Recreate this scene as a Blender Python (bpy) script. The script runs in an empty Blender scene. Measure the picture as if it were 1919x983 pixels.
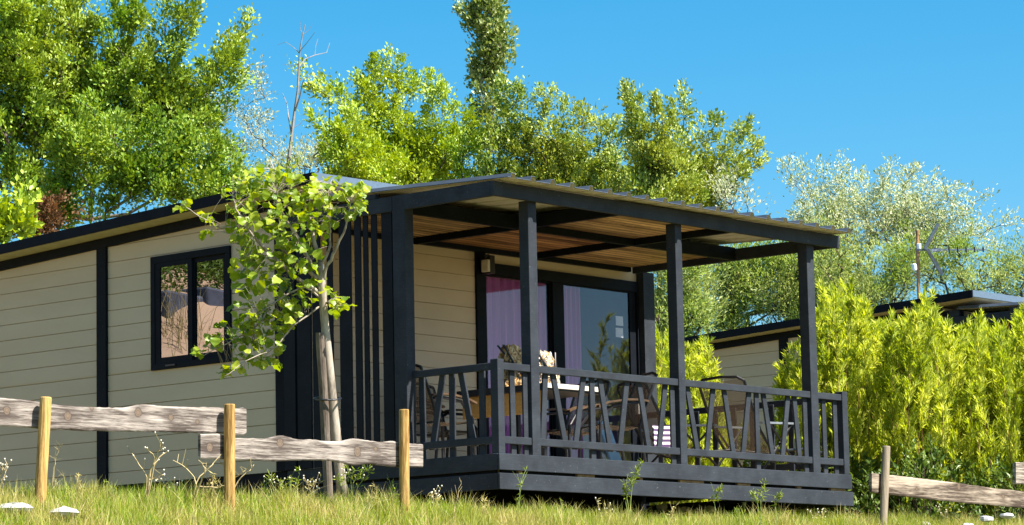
import bpy, math, random
import numpy as np
from mathutils import Vector, Matrix
RNG = np.random.default_rng(7)
random.seed(7)
S = bpy.context.scene
COL = S.collection
# ------------------------------------------------------------------ camera
CAM = np.array([-25.304, -22.363, -2.442])
F = 5837.5                                   # focal length in pixels of a 1919 px wide picture
RIGHT = np.array([0.66012956, -0.75088508, -0.02001391])
UP = np.array([-0.08662034, -0.10256349, 0.99094785])
FWD = np.array([0.74614065, 0.65242036, 0.13274711])
cd = bpy.data.cameras.new("camera")
cam = bpy.data.objects.new("camera", cd)
COL.objects.link(cam)
cd.sensor_width = 36.0
cd.lens = F / 1919.0 * 36.0
cd.clip_start = 0.5
cd.clip_end = 3000
cam.matrix_world = Matrix(((RIGHT[0], UP[0], -FWD[0], CAM[0]), (RIGHT[1], UP[1], -FWD[1], CAM[1]),
                           (RIGHT[2], UP[2], -FWD[2], CAM[2]), (0, 0, 0, 1)))
S.camera = cam
# ------------------------------------------------------------------ sun and sky
SUN = np.array([0.22, -1.0, 1.38]); SUN /= np.linalg.norm(SUN)
w = bpy.data.worlds.new("World"); S.world = w; w.use_nodes = True
nt = w.node_tree; nt.nodes.clear()
sky = nt.nodes.new("ShaderNodeTexSky"); sky.sky_type = 'NISHITA'; sky.sun_disc = False
sky.sun_elevation = math.asin(SUN[2]); sky.sun_rotation = math.atan2(SUN[0], SUN[1])
sky.altitude = 900; sky.air_density = 1.0; sky.dust_density = 2.6; sky.ozone_density = 3.0
hs = nt.nodes.new("ShaderNodeHueSaturation"); hs.inputs['Saturation'].default_value = 1.5; hs.inputs['Value'].default_value = 1.22; hs.inputs['Hue'].default_value = 0.484
bg = nt.nodes.new("ShaderNodeBackground"); bg.inputs['Strength'].default_value = 0.055
wo = nt.nodes.new("ShaderNodeOutputWorld")
nt.links.new(sky.outputs[0], hs.inputs['Color']); nt.links.new(hs.outputs[0], bg.inputs[0]); nt.links.new(bg.outputs[0], wo.inputs[0])
sl = bpy.data.lights.new("sun", 'SUN'); sl.energy = 5.0; sl.angle = math.radians(0.5); sl.color = (1.0, 0.95, 0.86)
so = bpy.data.objects.new("sun", sl); COL.objects.link(so)
so.rotation_euler = Vector(SUN).to_track_quat('Z', 'Y').to_euler()
so.location = (10, -30, 40)
S.view_settings.view_transform = 'Standard'; S.view_settings.look = 'None'
S.view_settings.exposure = 1.5; S.view_settings.gamma = 1.0
S.view_settings.use_curve_mapping = False
S.render.engine = 'CYCLES'
S.cycles.max_bounces = 6; S.cycles.transparent_max_bounces = 12

# ------------------------------------------------------------------ helpers
def at(px, py, dist=None, u=None, w=None, z=None):
    """a world point lying where the photo shows pixel (px, py), on a given plane or at a given depth"""
    v = FWD + RIGHT * ((px - 959.5) / F) - UP * ((py - 491.5) / F)
    t = dist
    if u is not None: t = (u - CAM[0]) / v[0]
    if w is not None: t = (w - CAM[1]) / v[1]
    if z is not None: t = (z - CAM[2]) / v[2]
    return CAM + v * t

FH = np.array([FWD[0], FWD[1], 0]); FH /= np.linalg.norm(FH)
RH = np.array([FH[1], -FH[0], 0])
def sr(x, y):
    dx, dy = x - CAM[0], y - CAM[1]
    return dx * FH[0] + dy * FH[1], dx * RH[0] + dy * RH[1]
def wobble(x, y):
    return (np.sin(x * 1.7 + y * .9) * .5 + np.sin(x * .83 - y * 1.31 + 1.3) * .5 + np.sin(x * 3.1 + y * 2.3 + .4) * .25)
def crest_s(r): return 30.45 + 1.14 * np.clip(r, -9, 9)
CR_X = [-900, 0, 430, 758, 936, 1100, 1300, 1600, 1919, 2800]
CR_Y = [915, 936, 949, 966, 978, 986, 989, 994, 998, 1002]
_cr = []
for _x, _y in zip(CR_X, CR_Y):
    _r = 0.0
    for _ in range(8): _r = (_x - 959.5) / F * crest_s(_r) * 1.0
    _cr.append((_r, at(_x, _y, dist=crest_s(_r) * math.hypot(FWD[0], FWD[1]) / math.hypot(FWD[0], FWD[1]))[2]))
CR_R = np.array([q[0] for q in _cr]); CR_Z = np.array([q[1] for q in _cr])
def ground(x, y):
    """height of the ground: slope up from the camera to a grassy crest, a bench for the cottages, a hill behind"""
    x = np.asarray(x, float); y = np.asarray(y, float)
    s, r = sr(x, y); sc = crest_s(r)
    zc = np.interp(r, CR_R, CR_Z)
    a = np.clip(sc - s, 0, 9.0)
    z = zc - .32 * a - .02 * np.clip(sc - s - 9.0, 0, 300)
    b = np.clip((s - sc) / 6, 0, 1); flat = -.84 + .16 * np.clip((r - 2.2) / 1.2, 0, 1)
    z = np.where(s > sc, zc * (1 - b) + flat * b, z)
    z = z + .045 * np.clip(s - 46, 0, 90) * np.clip((s - 46) / 30, 0, 1)
    z = z + .02 * wobble(x, y) * np.clip((sc + 5 - s) / 5, 0, 1)
    return z

ORIGIN = {}
def tag(o, label=None, cat=None, group=None, kind=None):
    if label: o['label'] = label
    if cat: o['category'] = cat
    if group: o['group'] = group
    if kind: o['kind'] = kind
    return o
def thing(name, loc, label, cat, group=None):
    o = bpy.data.objects.new(name, None); COL.objects.link(o)
    o.location = Vector([float(v) for v in loc]); o.empty_display_size = .2
    ORIGIN[o] = np.array([float(v) for v in loc])
    return tag(o, label, cat, group)
def link_mesh(name, me, mat, parent=None, loc=None):
    o = bpy.data.objects.new(name, me); COL.objects.link(o)
    if mat: me.materials.append(mat)
    if parent is not None:
        o.parent = parent; ORIGIN[o] = ORIGIN[parent]
    else:
        if loc is None: loc = (0, 0, 0)
        o.location = Vector([float(v) for v in loc]); ORIGIN[o] = np.array(loc, float)
    return o
def raw_mesh(name, V, faces_flat, sizes, smooth=False):
    me = bpy.data.meshes.new(name)
    V = np.asarray(V, np.float32); n = len(V)
    me.vertices.add(n); me.vertices.foreach_set("co", V.ravel())
    sizes = np.asarray(sizes, np.int32); faces_flat = np.asarray(faces_flat, np.int32)
    me.loops.add(len(faces_flat)); me.loops.foreach_set("vertex_index", faces_flat)
    me.polygons.add(len(sizes))
    st = np.zeros(len(sizes), np.int32); st[1:] = np.cumsum(sizes)[:-1]
    me.polygons.foreach_set("loop_start", st); me.polygons.foreach_set("loop_total", sizes)
    if smooth: me.polygons.foreach_set("use_smooth", np.ones(len(sizes), bool))
    me.update(calc_edges=True); me.validate()
    return me
class MB:
    """collects boxes, bars, tubes and sheets, then links them as one mesh object"""
    def __init__(s): s.v = []; s.f = []
    def add(s, V, Fs):
        b = len(s.v); s.v += [tuple(float(c) for c in p) for p in V]; s.f += [tuple(b + i for i in f) for f in Fs]; return s
    def box(s, x0, x1, y0, y1, z0, z1):
        return s.add([(x0, y0, z0), (x1, y0, z0), (x1, y1, z0), (x0, y1, z0), (x0, y0, z1), (x1, y0, z1), (x1, y1, z1), (x0, y1, z1)],
                     [(0, 3, 2, 1), (4, 5, 6, 7), (0, 1, 5, 4), (1, 2, 6, 5), (2, 3, 7, 6), (3, 0, 4, 7)])
    def hexa(s, P):       # 8 points ordered as box
        return s.add(P, [(0, 3, 2, 1), (4, 5, 6, 7), (0, 1, 5, 4), (1, 2, 6, 5), (2, 3, 7, 6), (3, 0, 4, 7)])
    def bar(s, a, b, wd, ht, up=(0, 0, 1)):
        a = np.array(a, float); b = np.array(b, float); d = b - a; d /= np.linalg.norm(d)
        up = np.array(up, float); sd = np.cross(d, up); sd /= np.linalg.norm(sd); up = np.cross(sd, d)
        P = []
        for e in (a, b):
            P.append([e - sd * wd / 2 - up * ht / 2, e + sd * wd / 2 - up * ht / 2, e + sd * wd / 2 + up * ht / 2, e - sd * wd / 2 + up * ht / 2])
        V = P[0] + P[1]
        return s.add(V, [(0, 1, 2, 3), (7, 6, 5, 4), (0, 4, 5, 1), (1, 5, 6, 2), (2, 6, 7, 3), (3, 7, 4, 0)])
    def tube(s, pts, rad, n=8, cap=True):
        pts = [np.array(p, float) for p in pts]; k = len(pts)
        if np.isscalar(rad): rad = [rad] * k
        ref = np.array([.31, .22, .92]); V = []; Fs = []
        for i, p in enumerate(pts):
            d = pts[min(i + 1, k - 1)] - pts[max(i - 1, 0)]; d = d / (np.linalg.norm(d) + 1e-9)
            a = np.cross(d, ref); 
            if np.linalg.norm(a) < .1: a = np.cross(d, (1, 0, 0))
            a /= np.linalg.norm(a); b = np.cross(d, a)
            for j in range(n):
                t = 2 * math.pi * j / n
                V.append(p + rad[i] * (a * math.cos(t) + b * math.sin(t)))
        for i in range(k - 1):
            for j in range(n):
                Fs.append((i * n + j, i * n + (j + 1) % n, (i + 1) * n + (j + 1) % n, (i + 1) * n + j))
        if cap: Fs.append(tuple(range(n - 1, -1, -1))); Fs.append(tuple((k - 1) * n + j for j in range(n)))
        return s.add(V, Fs)
    def grid(s, P):       # P[i][j] points
        ni, nj = len(P), len(P[0]); V = [p for row in P for p in row]
        return s.add(V, [(i * nj + j, i * nj + j + 1, (i + 1) * nj + j + 1, (i + 1) * nj + j) for i in range(ni - 1) for j in range(nj - 1)])
    def build(s, name, mat, parent=None, smooth=False, bevel=0, base=None):
        V = np.array(s.v, float)
        if parent is not None: org = ORIGIN[parent]
        else:
            org = np.array(base, float) if base is not None else np.array([V[:, 0].mean(), V[:, 1].mean(), V[:, 2].min()])
        me = bpy.data.meshes.new(name)
        me.from_pydata([tuple(p) for p in (V - org)], [], s.f); me.update()
        if smooth: me.polygons.foreach_set("use_smooth", [True] * len(me.polygons))
        o = link_mesh(name, me, mat, parent, None if parent is not None else org)
        if bevel:
            m = o.modifiers.new("bevel", 'BEVEL'); m.width = bevel; m.segments = 2; m.limit_method = 'ANGLE'
        return o
def copy_tree(o, parent=None):
    c = o.copy(); COL.objects.link(c)
    if parent is not None: c.parent = parent
    ORIGIN[c] = ORIGIN[o]
    for ch in list(o.children): copy_tree(ch, c)
    return c

# ------------------------------------------------------------------ materials
def new_mat(name):
    m = bpy.data.materials.new(name); m.use_nodes = True
    t = m.node_tree; t.nodes.clear()
    out = t.nodes.new("ShaderNodeOutputMaterial")
    return m, t, out
def N(t, kind, **kw):
    n = t.nodes.new(kind)
    for k, v in kw.items():
        if hasattr(n, k) and k not in n.inputs.keys(): setattr(n, k, v)
        else: n.inputs[k].default_value = v
    return n
def ramp(t, fac, stops, interp='LINEAR'):
    r = t.nodes.new("ShaderNodeValToRGB"); r.color_ramp.interpolation = interp
    e = r.color_ramp.elements
    while len(e) < len(stops): e.new(.5)
    for i, (p, c) in enumerate(stops):
        e[i].position = p; e[i].color = (c[0], c[1], c[2], 1) if len(c) == 3 else c
    t.links.new(fac, r.inputs[0]); return r.outputs[0]
def coords(t, scale=(1, 1, 1), rot=(0, 0, 0)):
    tc = t.nodes.new("ShaderNodeTexCoord"); mp = t.nodes.new("ShaderNodeMapping")
    mp.inputs['Scale'].default_value = scale; mp.inputs['Rotation'].default_value = rot
    t.links.new(tc.outputs['Object'], mp.inputs[0]); return mp.outputs[0]
def noise(t, vec, scale, detail=4, rough=.55, dist=0):
    n = N(t, "ShaderNodeTexNoise"); n.inputs['Scale'].default_value = scale; n.inputs['Detail'].default_value = detail
    n.inputs['Roughness'].default_value = rough; n.inputs['Distortion'].default_value = dist
    t.links.new(vec, n.inputs['Vector']); return n.outputs['Fac']
def mixc(t, fac, a, b, mode='MIX'):
    m = t.nodes.new("ShaderNodeMix"); m.data_type = 'RGBA'; m.blend_type = mode
    for k, v in ((0, fac), (6, a), (7, b)):
        if isinstance(v, (float, int)): m.inputs[k].default_value = v
        elif isinstance(v, tuple): m.inputs[k].default_value = v if len(v) == 4 else (*v, 1)
        else: t.links.new(v, m.inputs[k])
    return m.outputs[2]
def bump(t, h, strength=.3, dist=.01):
    b = N(t, "ShaderNodeBump"); b.inputs['Strength'].default_value = strength; b.inputs['Distance'].default_value = dist
    t.links.new(h, b.inputs['Height']); return b.outputs[0]
def principled(t, out, col, rough=.5, spec=.5, metal=0, nrm=None):
    p = t.nodes.new("ShaderNodeBsdfPrincipled")
    if isinstance(col, tuple): p.inputs['Base Color'].default_value = (*col, 1)
    else: t.links.new(col, p.inputs['Base Color'])
    if isinstance(rough, (int, float)): p.inputs['Roughness'].default_value = rough
    else: t.links.new(rough, p.inputs['Roughness'])
    p.inputs['Specular IOR Level'].default_value = spec; p.inputs['Metallic'].default_value = metal
    if nrm is not None: t.links.new(nrm, p.inputs['Normal'])
    t.links.new(p.outputs[0], out.inputs[0]); return p
def simple(name, a, b=None, scale=6, rough=.5, spec=.4, metal=0, stretch=(1, 1, 1), bmp=.15):
    m, t, out = new_mat(name); v = coords(t, stretch)
    if b is None: b = tuple(min(1, c * 1.35) for c in a)
    n = noise(t, v, scale, 6, .6); c = ramp(t, n, [(.3, a), (.7, b)])
    principled(t, out, c, rough, spec, metal, bump(t, n, bmp, .004)); return m
def paint_mat(name, a, speck=.22):
    """dark painted timber: faint grain, dust and small pale chips"""
    m, t, out = new_mat(name); v = coords(t)
    n1 = noise(t, v, 3.5, 5, .6); n2 = noise(t, v, 42, 2, .5); n3 = noise(t, coords(t, (1, 1, 14)), 9, 4, .6)
    c = ramp(t, n1, [(.3, tuple(x * .8 for x in a)), (.72, tuple(x * 1.3 for x in a))])
    g = ramp(t, n3, [(.35, (.86,) * 3), (.65, (1.06,) * 3)]); c = mixc(t, 1.0, c, g, 'MULTIPLY')
    ch = ramp(t, n2, [(.70, (0, 0, 0)), (.76, (1, 1, 1))])
    f = N(t, "ShaderNodeMath", operation='MULTIPLY'); t.links.new(ch, f.inputs[0]); f.inputs[1].default_value = speck
    c = mixc(t, f.outputs[0], c, (.35, .36, .37))
    principled(t, out, c, .55, .06, 0, bump(t, n3, .2, .003)); return m
def leaf_mat(name, cols, trans=.45, gloss=.25, rough=.45, patch=None, pscale=.9):
    """leaf colour varies from leaf to leaf and from clump to clump"""
    m, t, out = new_mat(name)
    g = t.nodes.new("ShaderNodeNewGeometry")
    st = [(i / max(1, len(cols) - 1), c) for i, c in enumerate(cols)]
    c = ramp(t, g.outputs['Random Per Island'], st)
    if patch:
        n = noise(t, coords(t), pscale, 3, .55); f = ramp(t, n, [(.42, (0, 0, 0)), (.62, (.75, .75, .75))])
        c = mixc(t, f, c, patch)
    p = t.nodes.new("ShaderNodeBsdfPrincipled"); t.links.new(c, p.inputs['Base Color'])
    p.inputs['Roughness'].default_value = rough; p.inputs['Specular IOR Level'].default_value = gloss
    tr = t.nodes.new("ShaderNodeBsdfTranslucent")
    hsv = N(t, "ShaderNodeHueSaturation"); hsv.inputs['Hue'].default_value = .485; hsv.inputs['Saturation'].default_value = 1.1
    hsv.inputs['Value'].default_value = 1.35
    t.links.new(c, hsv.inputs['Color']); t.links.new(hsv.outputs[0], tr.inputs[0])
    mx = t.nodes.new("ShaderNodeMixShader"); mx.inputs[0].default_value = trans
    t.links.new(p.outputs[0], mx.inputs[1]); t.links.new(tr.outputs[0], mx.inputs[2]); t.links.new(mx.outputs[0], out.inputs[0])
    return m
def glass_mat(name, refl, tint, ior=1.5):
    """window pane: reflection over a tinted see-through sheet"""
    m, t, out = new_mat(name)
    gl = N(t, "ShaderNodeBsdfGlossy"); gl.inputs['Roughness'].default_value = .0; gl.inputs['Color'].default_value = (.95, .95, 1, 1)
    tr = N(t, "ShaderNodeBsdfTransparent"); tr.inputs[0].default_value = (*tint, 1)
    lw_ = N(t, "ShaderNodeLayerWeight"); lw_.inputs[0].default_value = .5
    pw = N(t, "ShaderNodeMath", operation='POWER'); t.links.new(lw_.outputs['Facing'], pw.inputs[0]); pw.inputs[1].default_value = 5.0
    ad = N(t, "ShaderNodeMath", operation='MULTIPLY_ADD', use_clamp=True); t.links.new(pw.outputs[0], ad.inputs[0]); ad.inputs[1].default_value = .9; ad.inputs[2].default_value = refl
    mx = t.nodes.new("ShaderNodeMixShader"); t.links.new(ad.outputs[0], mx.inputs[0])
    t.links.new(tr.outputs[0], mx.inputs[1]); t.links.new(gl.outputs[0], mx.inputs[2]); t.links.new(mx.outputs[0], out.inputs[0])
    return m
def wood_mat(name, dark, light, axis_scale, scale=1.0, rough=.7, knots=(), knot_col=(.75, .68, .55), dkn=(.05, .03, .02), bmp=.5, stops=(.37, .48, .58), low=.7, island=False, boards=0):
    """grain stretched along the board, with optional knots (object-space points)"""
    m, t, out = new_mat(name); v = coords(t, axis_scale)
    n1 = noise(t, v, 7 * scale, 8, .65, .6); n2 = noise(t, v, 34 * scale, 4, .6, .3); n0 = noise(t, coords(t, tuple(min(1, a * 1.0) for a in axis_scale)), 2.2 * scale, 3, .5, .4)
    a = N(t, "ShaderNodeMath", operation='MULTIPLY_ADD'); t.links.new(n2, a.inputs[0]); a.inputs[1].default_value = .45; t.links.new(n1, a.inputs[2])
    b = N(t, "ShaderNodeMath", operation='MULTIPLY_ADD'); t.links.new(n0, b.inputs[0]); b.inputs[1].default_value = low; t.links.new(a.outputs[0], b.inputs[2])
    bs = N(t, "ShaderNodeMath", operation='MULTIPLY'); t.links.new(b.outputs[0], bs.inputs[0]); bs.inputs[1].default_value = .45 * 1.075 / (.725 + .5 * low); b = bs
    c = ramp(t, b.outputs[0], [(stops[0], dark), (stops[1], tuple((x + y) / 2 for x, y in zip(dark, light))), (stops[2], light)])
    if island:
        gi = t.nodes.new("ShaderNodeNewGeometry"); c = mixc(t, 1.0, c, ramp(t, gi.outputs['Random Per Island'], [(0, (.42, .40, .38)), (.35, (.8, .78, .75)), (.7, (1, 1, 1)), (1, (1.25, 1.22, 1.15))]), 'MULTIPLY')
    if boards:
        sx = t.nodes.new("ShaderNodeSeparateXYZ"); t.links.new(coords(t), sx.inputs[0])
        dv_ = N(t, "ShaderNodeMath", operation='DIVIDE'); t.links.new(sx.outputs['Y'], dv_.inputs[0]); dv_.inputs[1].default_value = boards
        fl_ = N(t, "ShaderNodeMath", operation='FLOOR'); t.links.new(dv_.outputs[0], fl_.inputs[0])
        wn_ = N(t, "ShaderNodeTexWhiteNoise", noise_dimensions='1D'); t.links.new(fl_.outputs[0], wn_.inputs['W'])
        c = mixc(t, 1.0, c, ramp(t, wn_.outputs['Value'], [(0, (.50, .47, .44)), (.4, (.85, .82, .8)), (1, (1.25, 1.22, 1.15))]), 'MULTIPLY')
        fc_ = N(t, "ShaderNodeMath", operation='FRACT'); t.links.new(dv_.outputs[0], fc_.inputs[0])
        c = mixc(t, 1.0, c, ramp(t, fc_.outputs[0], [(0, (.16, .13, .11)), (.13, (.2, .17, .15)), (.2, (1, 1, 1)), (.93, (1, 1, 1)), (1, (.5, .45, .4))]), 'MULTIPLY')  # dark line along each board edge: groove shading painted into the colour
    obj = coords(t)
    for k, (px, py, pz, r) in enumerate(knots):
        d = N(t, "ShaderNodeVectorMath", operation='DISTANCE'); t.links.new(obj, d.inputs[0]); d.inputs[1].default_value = (px, py, pz)
        dv = N(t, "ShaderNodeMath", operation='DIVIDE'); t.links.new(d.outputs['Value'], dv.inputs[0]); dv.inputs[1].default_value = r
        ad = N(t, "ShaderNodeMath", operation='MULTIPLY_ADD'); t.links.new(n1, ad.inputs[0]); ad.inputs[1].default_value = .5; t.links.new(dv.outputs[0], ad.inputs[2])
        f = ramp(t, ad.outputs[0], [(.0, (1, 1, 1)), (.62, (1, 1, 1)), (.8, (0, 0, 0))])
        ring = ramp(t, ad.outputs[0], [(.0, dkn), (.3, knot_col), (.5, tuple(x * .6 for x in knot_col)), (.56, knot_col), (.66, dkn), (.8, dkn)])
        c = mixc(t, f, c, ring)
        hh = N(t, "ShaderNodeMath", operation='MULTIPLY'); t.links.new(ad.outputs[0], hh.inputs[0]); hh.inputs[1].default_value = .4
        h = ramp(t, hh.outputs[0], [(.32, (1, 1, 1)), (.8, (0, 0, 0))])
        hf = N(t, "ShaderNodeMath", operation='MULTIPLY'); t.links.new(h, hf.inputs[0]); hf.inputs[1].default_value = .55
        c = mixc(t, hf.outputs[0], c, tuple(x * 1.2 for x in dark))
    principled(t, out, c, rough, .2, 0, bump(t, b.outputs[0], bmp, .006)); return m
# ------------------------------------------------------------------ shared materials
M = {}
M['navy'] = paint_mat('navy painted timber', (.034, .039, .047))
M['navy_trim'] = paint_mat('navy trim', (.008, .010, .014), .1)
M['underside'] = simple('pale sheet underside', (.52, .48, .38), (.64, .60, .50), 5, .6, .2, stretch=(3, .6, 1))
M['slat'] = paint_mat('shade-darkened navy slats', (.012, .0145, .019), .1)  # same navy paint made darker: the slats' shade is put into the colour
M['siding'] = simple('beige siding', (.50, .395, .265), (.555, .445, .305), 1.6, .55, .3, stretch=(1, .5, 1.6), bmp=.05)
M['soffit'] = simple('soffit board', (.42, .37, .24), None, 8, .7, .2, bmp=.05)
M['steel'] = simple('blue grey steel trim', (.10, .14, .19), (.13, .18, .24), 20, .38, .5, .2)
M['sheet'] = simple('galvanised roof sheet', (.085, .10, .125), (.13, .15, .18), 5, .5, .4, .2, stretch=(3, .6, 1))
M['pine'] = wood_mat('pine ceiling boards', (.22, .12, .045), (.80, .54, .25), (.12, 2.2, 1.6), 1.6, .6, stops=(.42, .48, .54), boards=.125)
M['pine_dark'] = wood_mat('darker pine ceiling boards', (.16, .07, .025), (.60, .32, .12), (.12, 2.2, 1.6), 1.6, .6, stops=(.42, .48, .54), boards=.125)  # same boards in a darker tone, for the middle rear panel
M['joist_pine'] = wood_mat('raw timber', (.18, .10, .04), (.45, .28, .13), (1, .2, 1), 1.5, .7)
M['floor_wood'] = wood_mat('weathered deck boards', (.30, .24, .17), (.52, .43, .32), (.2, 1.5, 1), 1.2, .8)
M['room'] = simple('interior panel', (.16, .19, .36), (.19, .22, .40), 2, .8, .1)
M['room_floor'] = simple('interior floor', (.22, .16, .11), None, 4, .5)
M['pane'] = glass_mat('door glass', .05, (.86, .86, .88))
M['pane_side'] = glass_mat('window glass', .30, (.25, .24, .23))
M['black_pl'] = simple('black plastic', (.012, .012, .014), (.02, .02, .022), 9, .4)
M['curtain'] = simple('pink curtain', (.60, .19, .55), (.70, .27, .64), 3, .9, .05, stretch=(4, 4, .3))
M['card'] = simple('white card', (.75, .76, .78), None, 6, .7)

# ------------------------------------------------------------------ ground
gx = np.unique(np.concatenate([np.linspace(-600, -60, 24), np.linspace(-60, 80, 141), np.linspace(80, 700, 28)]))
gy = np.unique(np.concatenate([np.linspace(-600, -60, 24), np.linspace(-60, 90, 151), np.linspace(90, 700, 28)]))
GX, GY = np.meshgrid(gx, gy); GZ = ground(GX, GY)
V = np.stack([GX.ravel(), GY.ravel(), GZ.ravel()], 1)
nj = len(gx); idx = np.arange(len(V)).reshape(len(gy), nj)
Fq = np.stack([idx[:-1, :-1], idx[:-1, 1:], idx[1:, 1:], idx[1:, :-1]], -1).reshape(-1, 4)
gm, t, out = new_mat('meadow soil and grass')
v = coords(t); n1 = noise(t, v, .35, 5, .6); n2 = noise(t, v, 9, 6, .7)
c1 = ramp(t, n2, [(.3, (.045, .05, .012)), (.55, (.11, .12, .025)), (.75, (.22, .18, .06))])
c2 = ramp(t, n2, [(.3, (.09, .06, .03)), (.7, (.24, .17, .09))])
f = ramp(t, n1, [(.45, (0, 0, 0)), (.62, (1, 1, 1))]); cc = mixc(t, f, c1, c2)
principled(t, out, cc, .95, .1, 0, bump(t, n2, .8, .05))
g = link_mesh('ground', raw_mesh('ground', V, Fq.ravel(), np.full(len(Fq), 4), True), gm)
tag(g, 'grassy slope rising to the bench the cottages stand on', 'ground', kind='structure')

# ------------------------------------------------------------------ cottage
ZL, DL = 2.74, 0.199
def roof_top(w): return 3.352 - .0434 * (w - 2.452)
def siding(axis, plane, a0, a1, ztop, hole=None, zbot=0.0):
    mb = MB(); na = 12
    lines = sorted([ZL - k * DL for k in range(-3, 15)])
    cuts = list(np.linspace(a0, a1, na))
    if hole: cuts = sorted(set([c for c in cuts] + [hole[0], hole[1]]))
    def P(a, z, o): return (plane + o, a, z) if axis == 'w' else (a, plane + o, z)
    for z0, z1 in zip(lines[:-1], lines[1:]):
        segs = [max(z0, zbot), z1]
        if hole: segs = sorted(set([min(max(h, max(z0, zbot)), z1) for h in (hole[2], hole[3])] + segs))
        if segs[-1] - segs[0] < .01: continue
        for s0, s1 in zip(segs[:-1], segs[1:]):
            if s1 - s0 < 1e-4: continue
            for b0, b1 in zip(cuts[:-1], cuts[1:]):
                if hole and b0 >= hole[0] - 1e-6 and b1 <= hole[1] + 1e-6 and s0 >= hole[2] - 1e-6 and s1 <= hole[3] + 1e-6: continue
                low = abs(s0 - z0) < 1e-6
                g0 = s0 + (.010 if low else 0)
                t0, t1 = ztop(b0), ztop(b1)
                if g0 >= max(t0, t1) - .005: continue
                q = [P(b0, min(g0, t0), 0), P(b1, min(g0, t1), 0), P(b1, min(s1, t1), -.003), P(b0, min(s1, t0), -.003)]
                if axis == 'w': q = q[::-1]
                mb.add(q, [(0, 1, 2, 3)])
                if low:
                    q = [P(b0, min(s0 + .001, t0), .014), P(b1, min(s0 + .001, t1), .014), P(b1, min(g0, t1), 0), P(b0, min(g0, t0), 0)]
                    if axis == 'w': q = q[::-1]
                    mb.add(q, [(0, 1, 2, 3)])
    return mb
UL, UR, WF, WB = .03, 6.75, 3.31, 11.2
WY0, WY1, WZ0, WZ1 = 4.20, 5.59, 1.342, 2.726
def make_cottage():
    root = thing('cottage', (3.4, 7.2, -.8), 'large beige clad cottage with dark sloping roof beside the leafy young tree', 'cottage')
    soff = lambda w: roof_top(w) - .125
    # side wall with its window opening, front wall
    wl = siding('w', UL, WF, WB, lambda w: soff(w) - .02, (WY0 + .03, WY1 - .03, WZ0 + .03, WZ1 - .03)).build('side_wall', M['siding'], root)
    siding('u', WF, UL, 3.40, lambda u: soff(WF) - .02).build('front_wall', M['siding'], root)
    b = MB(); b.box(3.46, 6.60, WF, WF + .05, 2.735, soff(WF) - .02); b.build('door_header', M['siding'], root)
    b = MB()
    b.box(UL + .03, UR - .002, WB - .06, WB, 0, soff(WB) - .03)
    b.hexa([(UR - .06, WF + .01, 0), (UR, WF + .01, 0), (UR, WB - .07, 0), (UR - .06, WB - .07, 0), (UR - .06, WF + .01, soff(WF) - .02), (UR, WF + .01, soff(WF) - .02), (UR, WB - .07, soff(WB) - .02), (UR - .06, WB - .07, soff(WB) - .02)])
    b.build('rear_wall', M['siding'], root)
    # lining of the room, with the openings left free
    b = MB(); x0, x1, y0, y1 = UL + .06, UR - .07, WF + .12, WB - .07
    b.box(x0, x1, y1 - .03, y1, .01, 2.8); b.box(x1 - .03, x1, y0, y1 - .035, .01, 2.8)
    b.box(x0, x0 + .02, y0, WY0, .01, 2.8); b.box(x0, x0 + .02, WY1, y1 - .035, .01, 2.8)
    b.box(x0, x0 + .02, WY0, WY1, .01, WZ0); b.box(x0, x0 + .02, WY0, WY1, WZ1, 2.8)
    b.box(x0 + .03, 3.45, y0 - .02, y0, .01, 2.8)
    b.box(x0, x1, y0, y1, 2.81, 2.84)
    b.box(4.3, 6.0, 6.0, 6.05, .02, 2.79)
    b.build('room_lining', M['room'], root)
    b = MB(); b.box(x0, x1, y0 - .05, y1, -.05, .0); b.build('room_floor', M['room_floor'], root)
    b = MB(); b.box(UL + .02, UR - .02, WF + .02, WB - .02, -1.0, -.003); b.build('skirting', M['navy_trim'], root)
    # trims
    b = MB(); b.box(-.012, UL + .02, 6.395, 6.565, -.02, soff(6.5) - .11); b.build('wall_batten', M['navy_trim'], root)
    b = MB(); b.box(-.012, UL + .02, 9.6, 9.77, -.02, soff(9.7) - .11); b.build('wall_batten', M['navy_trim'], root)
    b = MB()
    n0, n1 = WF - .02, WB
    b.hexa([(-.02, n0, soff(n0) - .118), (UL + .01, n0, soff(n0) - .118), (UL + .01, n1, soff(n1) - .118), (-.02, n1, soff(n1) - .118),
            (-.02, n0, soff(n0) - .004), (UL + .01, n0, soff(n0) - .004), (UL + .01, n1, soff(n1) - .004), (-.02, n1, soff(n1) - .004)])
    b.build('frieze_board', M['navy_trim'], root)
    b = MB(); b.box(UL - .005, UL + .18, WF - .03, WF - .004, 0, soff(WF) - .13); b.box(UL - .03, UL - .008, WF - .03, WF + .14, 0, soff(WF) - .13); b.build('corner_trim', M['navy_trim'], root)
    b = MB(); b.box(6.545, UR + .02, WF - .12, WF + .04, 0, 2.86); b.build('corner_post', M['navy'], root)
    # roof
    E0, E1, R0, R1 = -.35, 7.1, 2.452, 11.6
    def slab(b, u0, u1, w0, w1, d0, d1):
        b.hexa([(u0, w0, roof_top(w0) - d0), (u1, w0, roof_top(w0) - d0), (u1, w1, roof_top(w1) - d0), (u0, w1, roof_top(w1) - d0),
                (u0, w0, roof_top(w0) - d1), (u1, w0, roof_top(w0) - d1), (u1, w1, roof_top(w1) - d1), (u0, w1, roof_top(w1) - d1)])
    b = MB(); slab(b, E0 + .03, E1 - .03, R0 + .03, R1, .10, .006); roof = b.build('roof', M['steel'], root)
    b = MB(); slab(b, E0, E0 + .028, R0, R1, .122, 0); b.build('side_fascia', M['navy_trim'], roof)
    b = MB(); slab(b, E1 - .028, E1, R0, R1, .122, 0); b.build('side_fascia', M['navy_trim'], roof)
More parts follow.
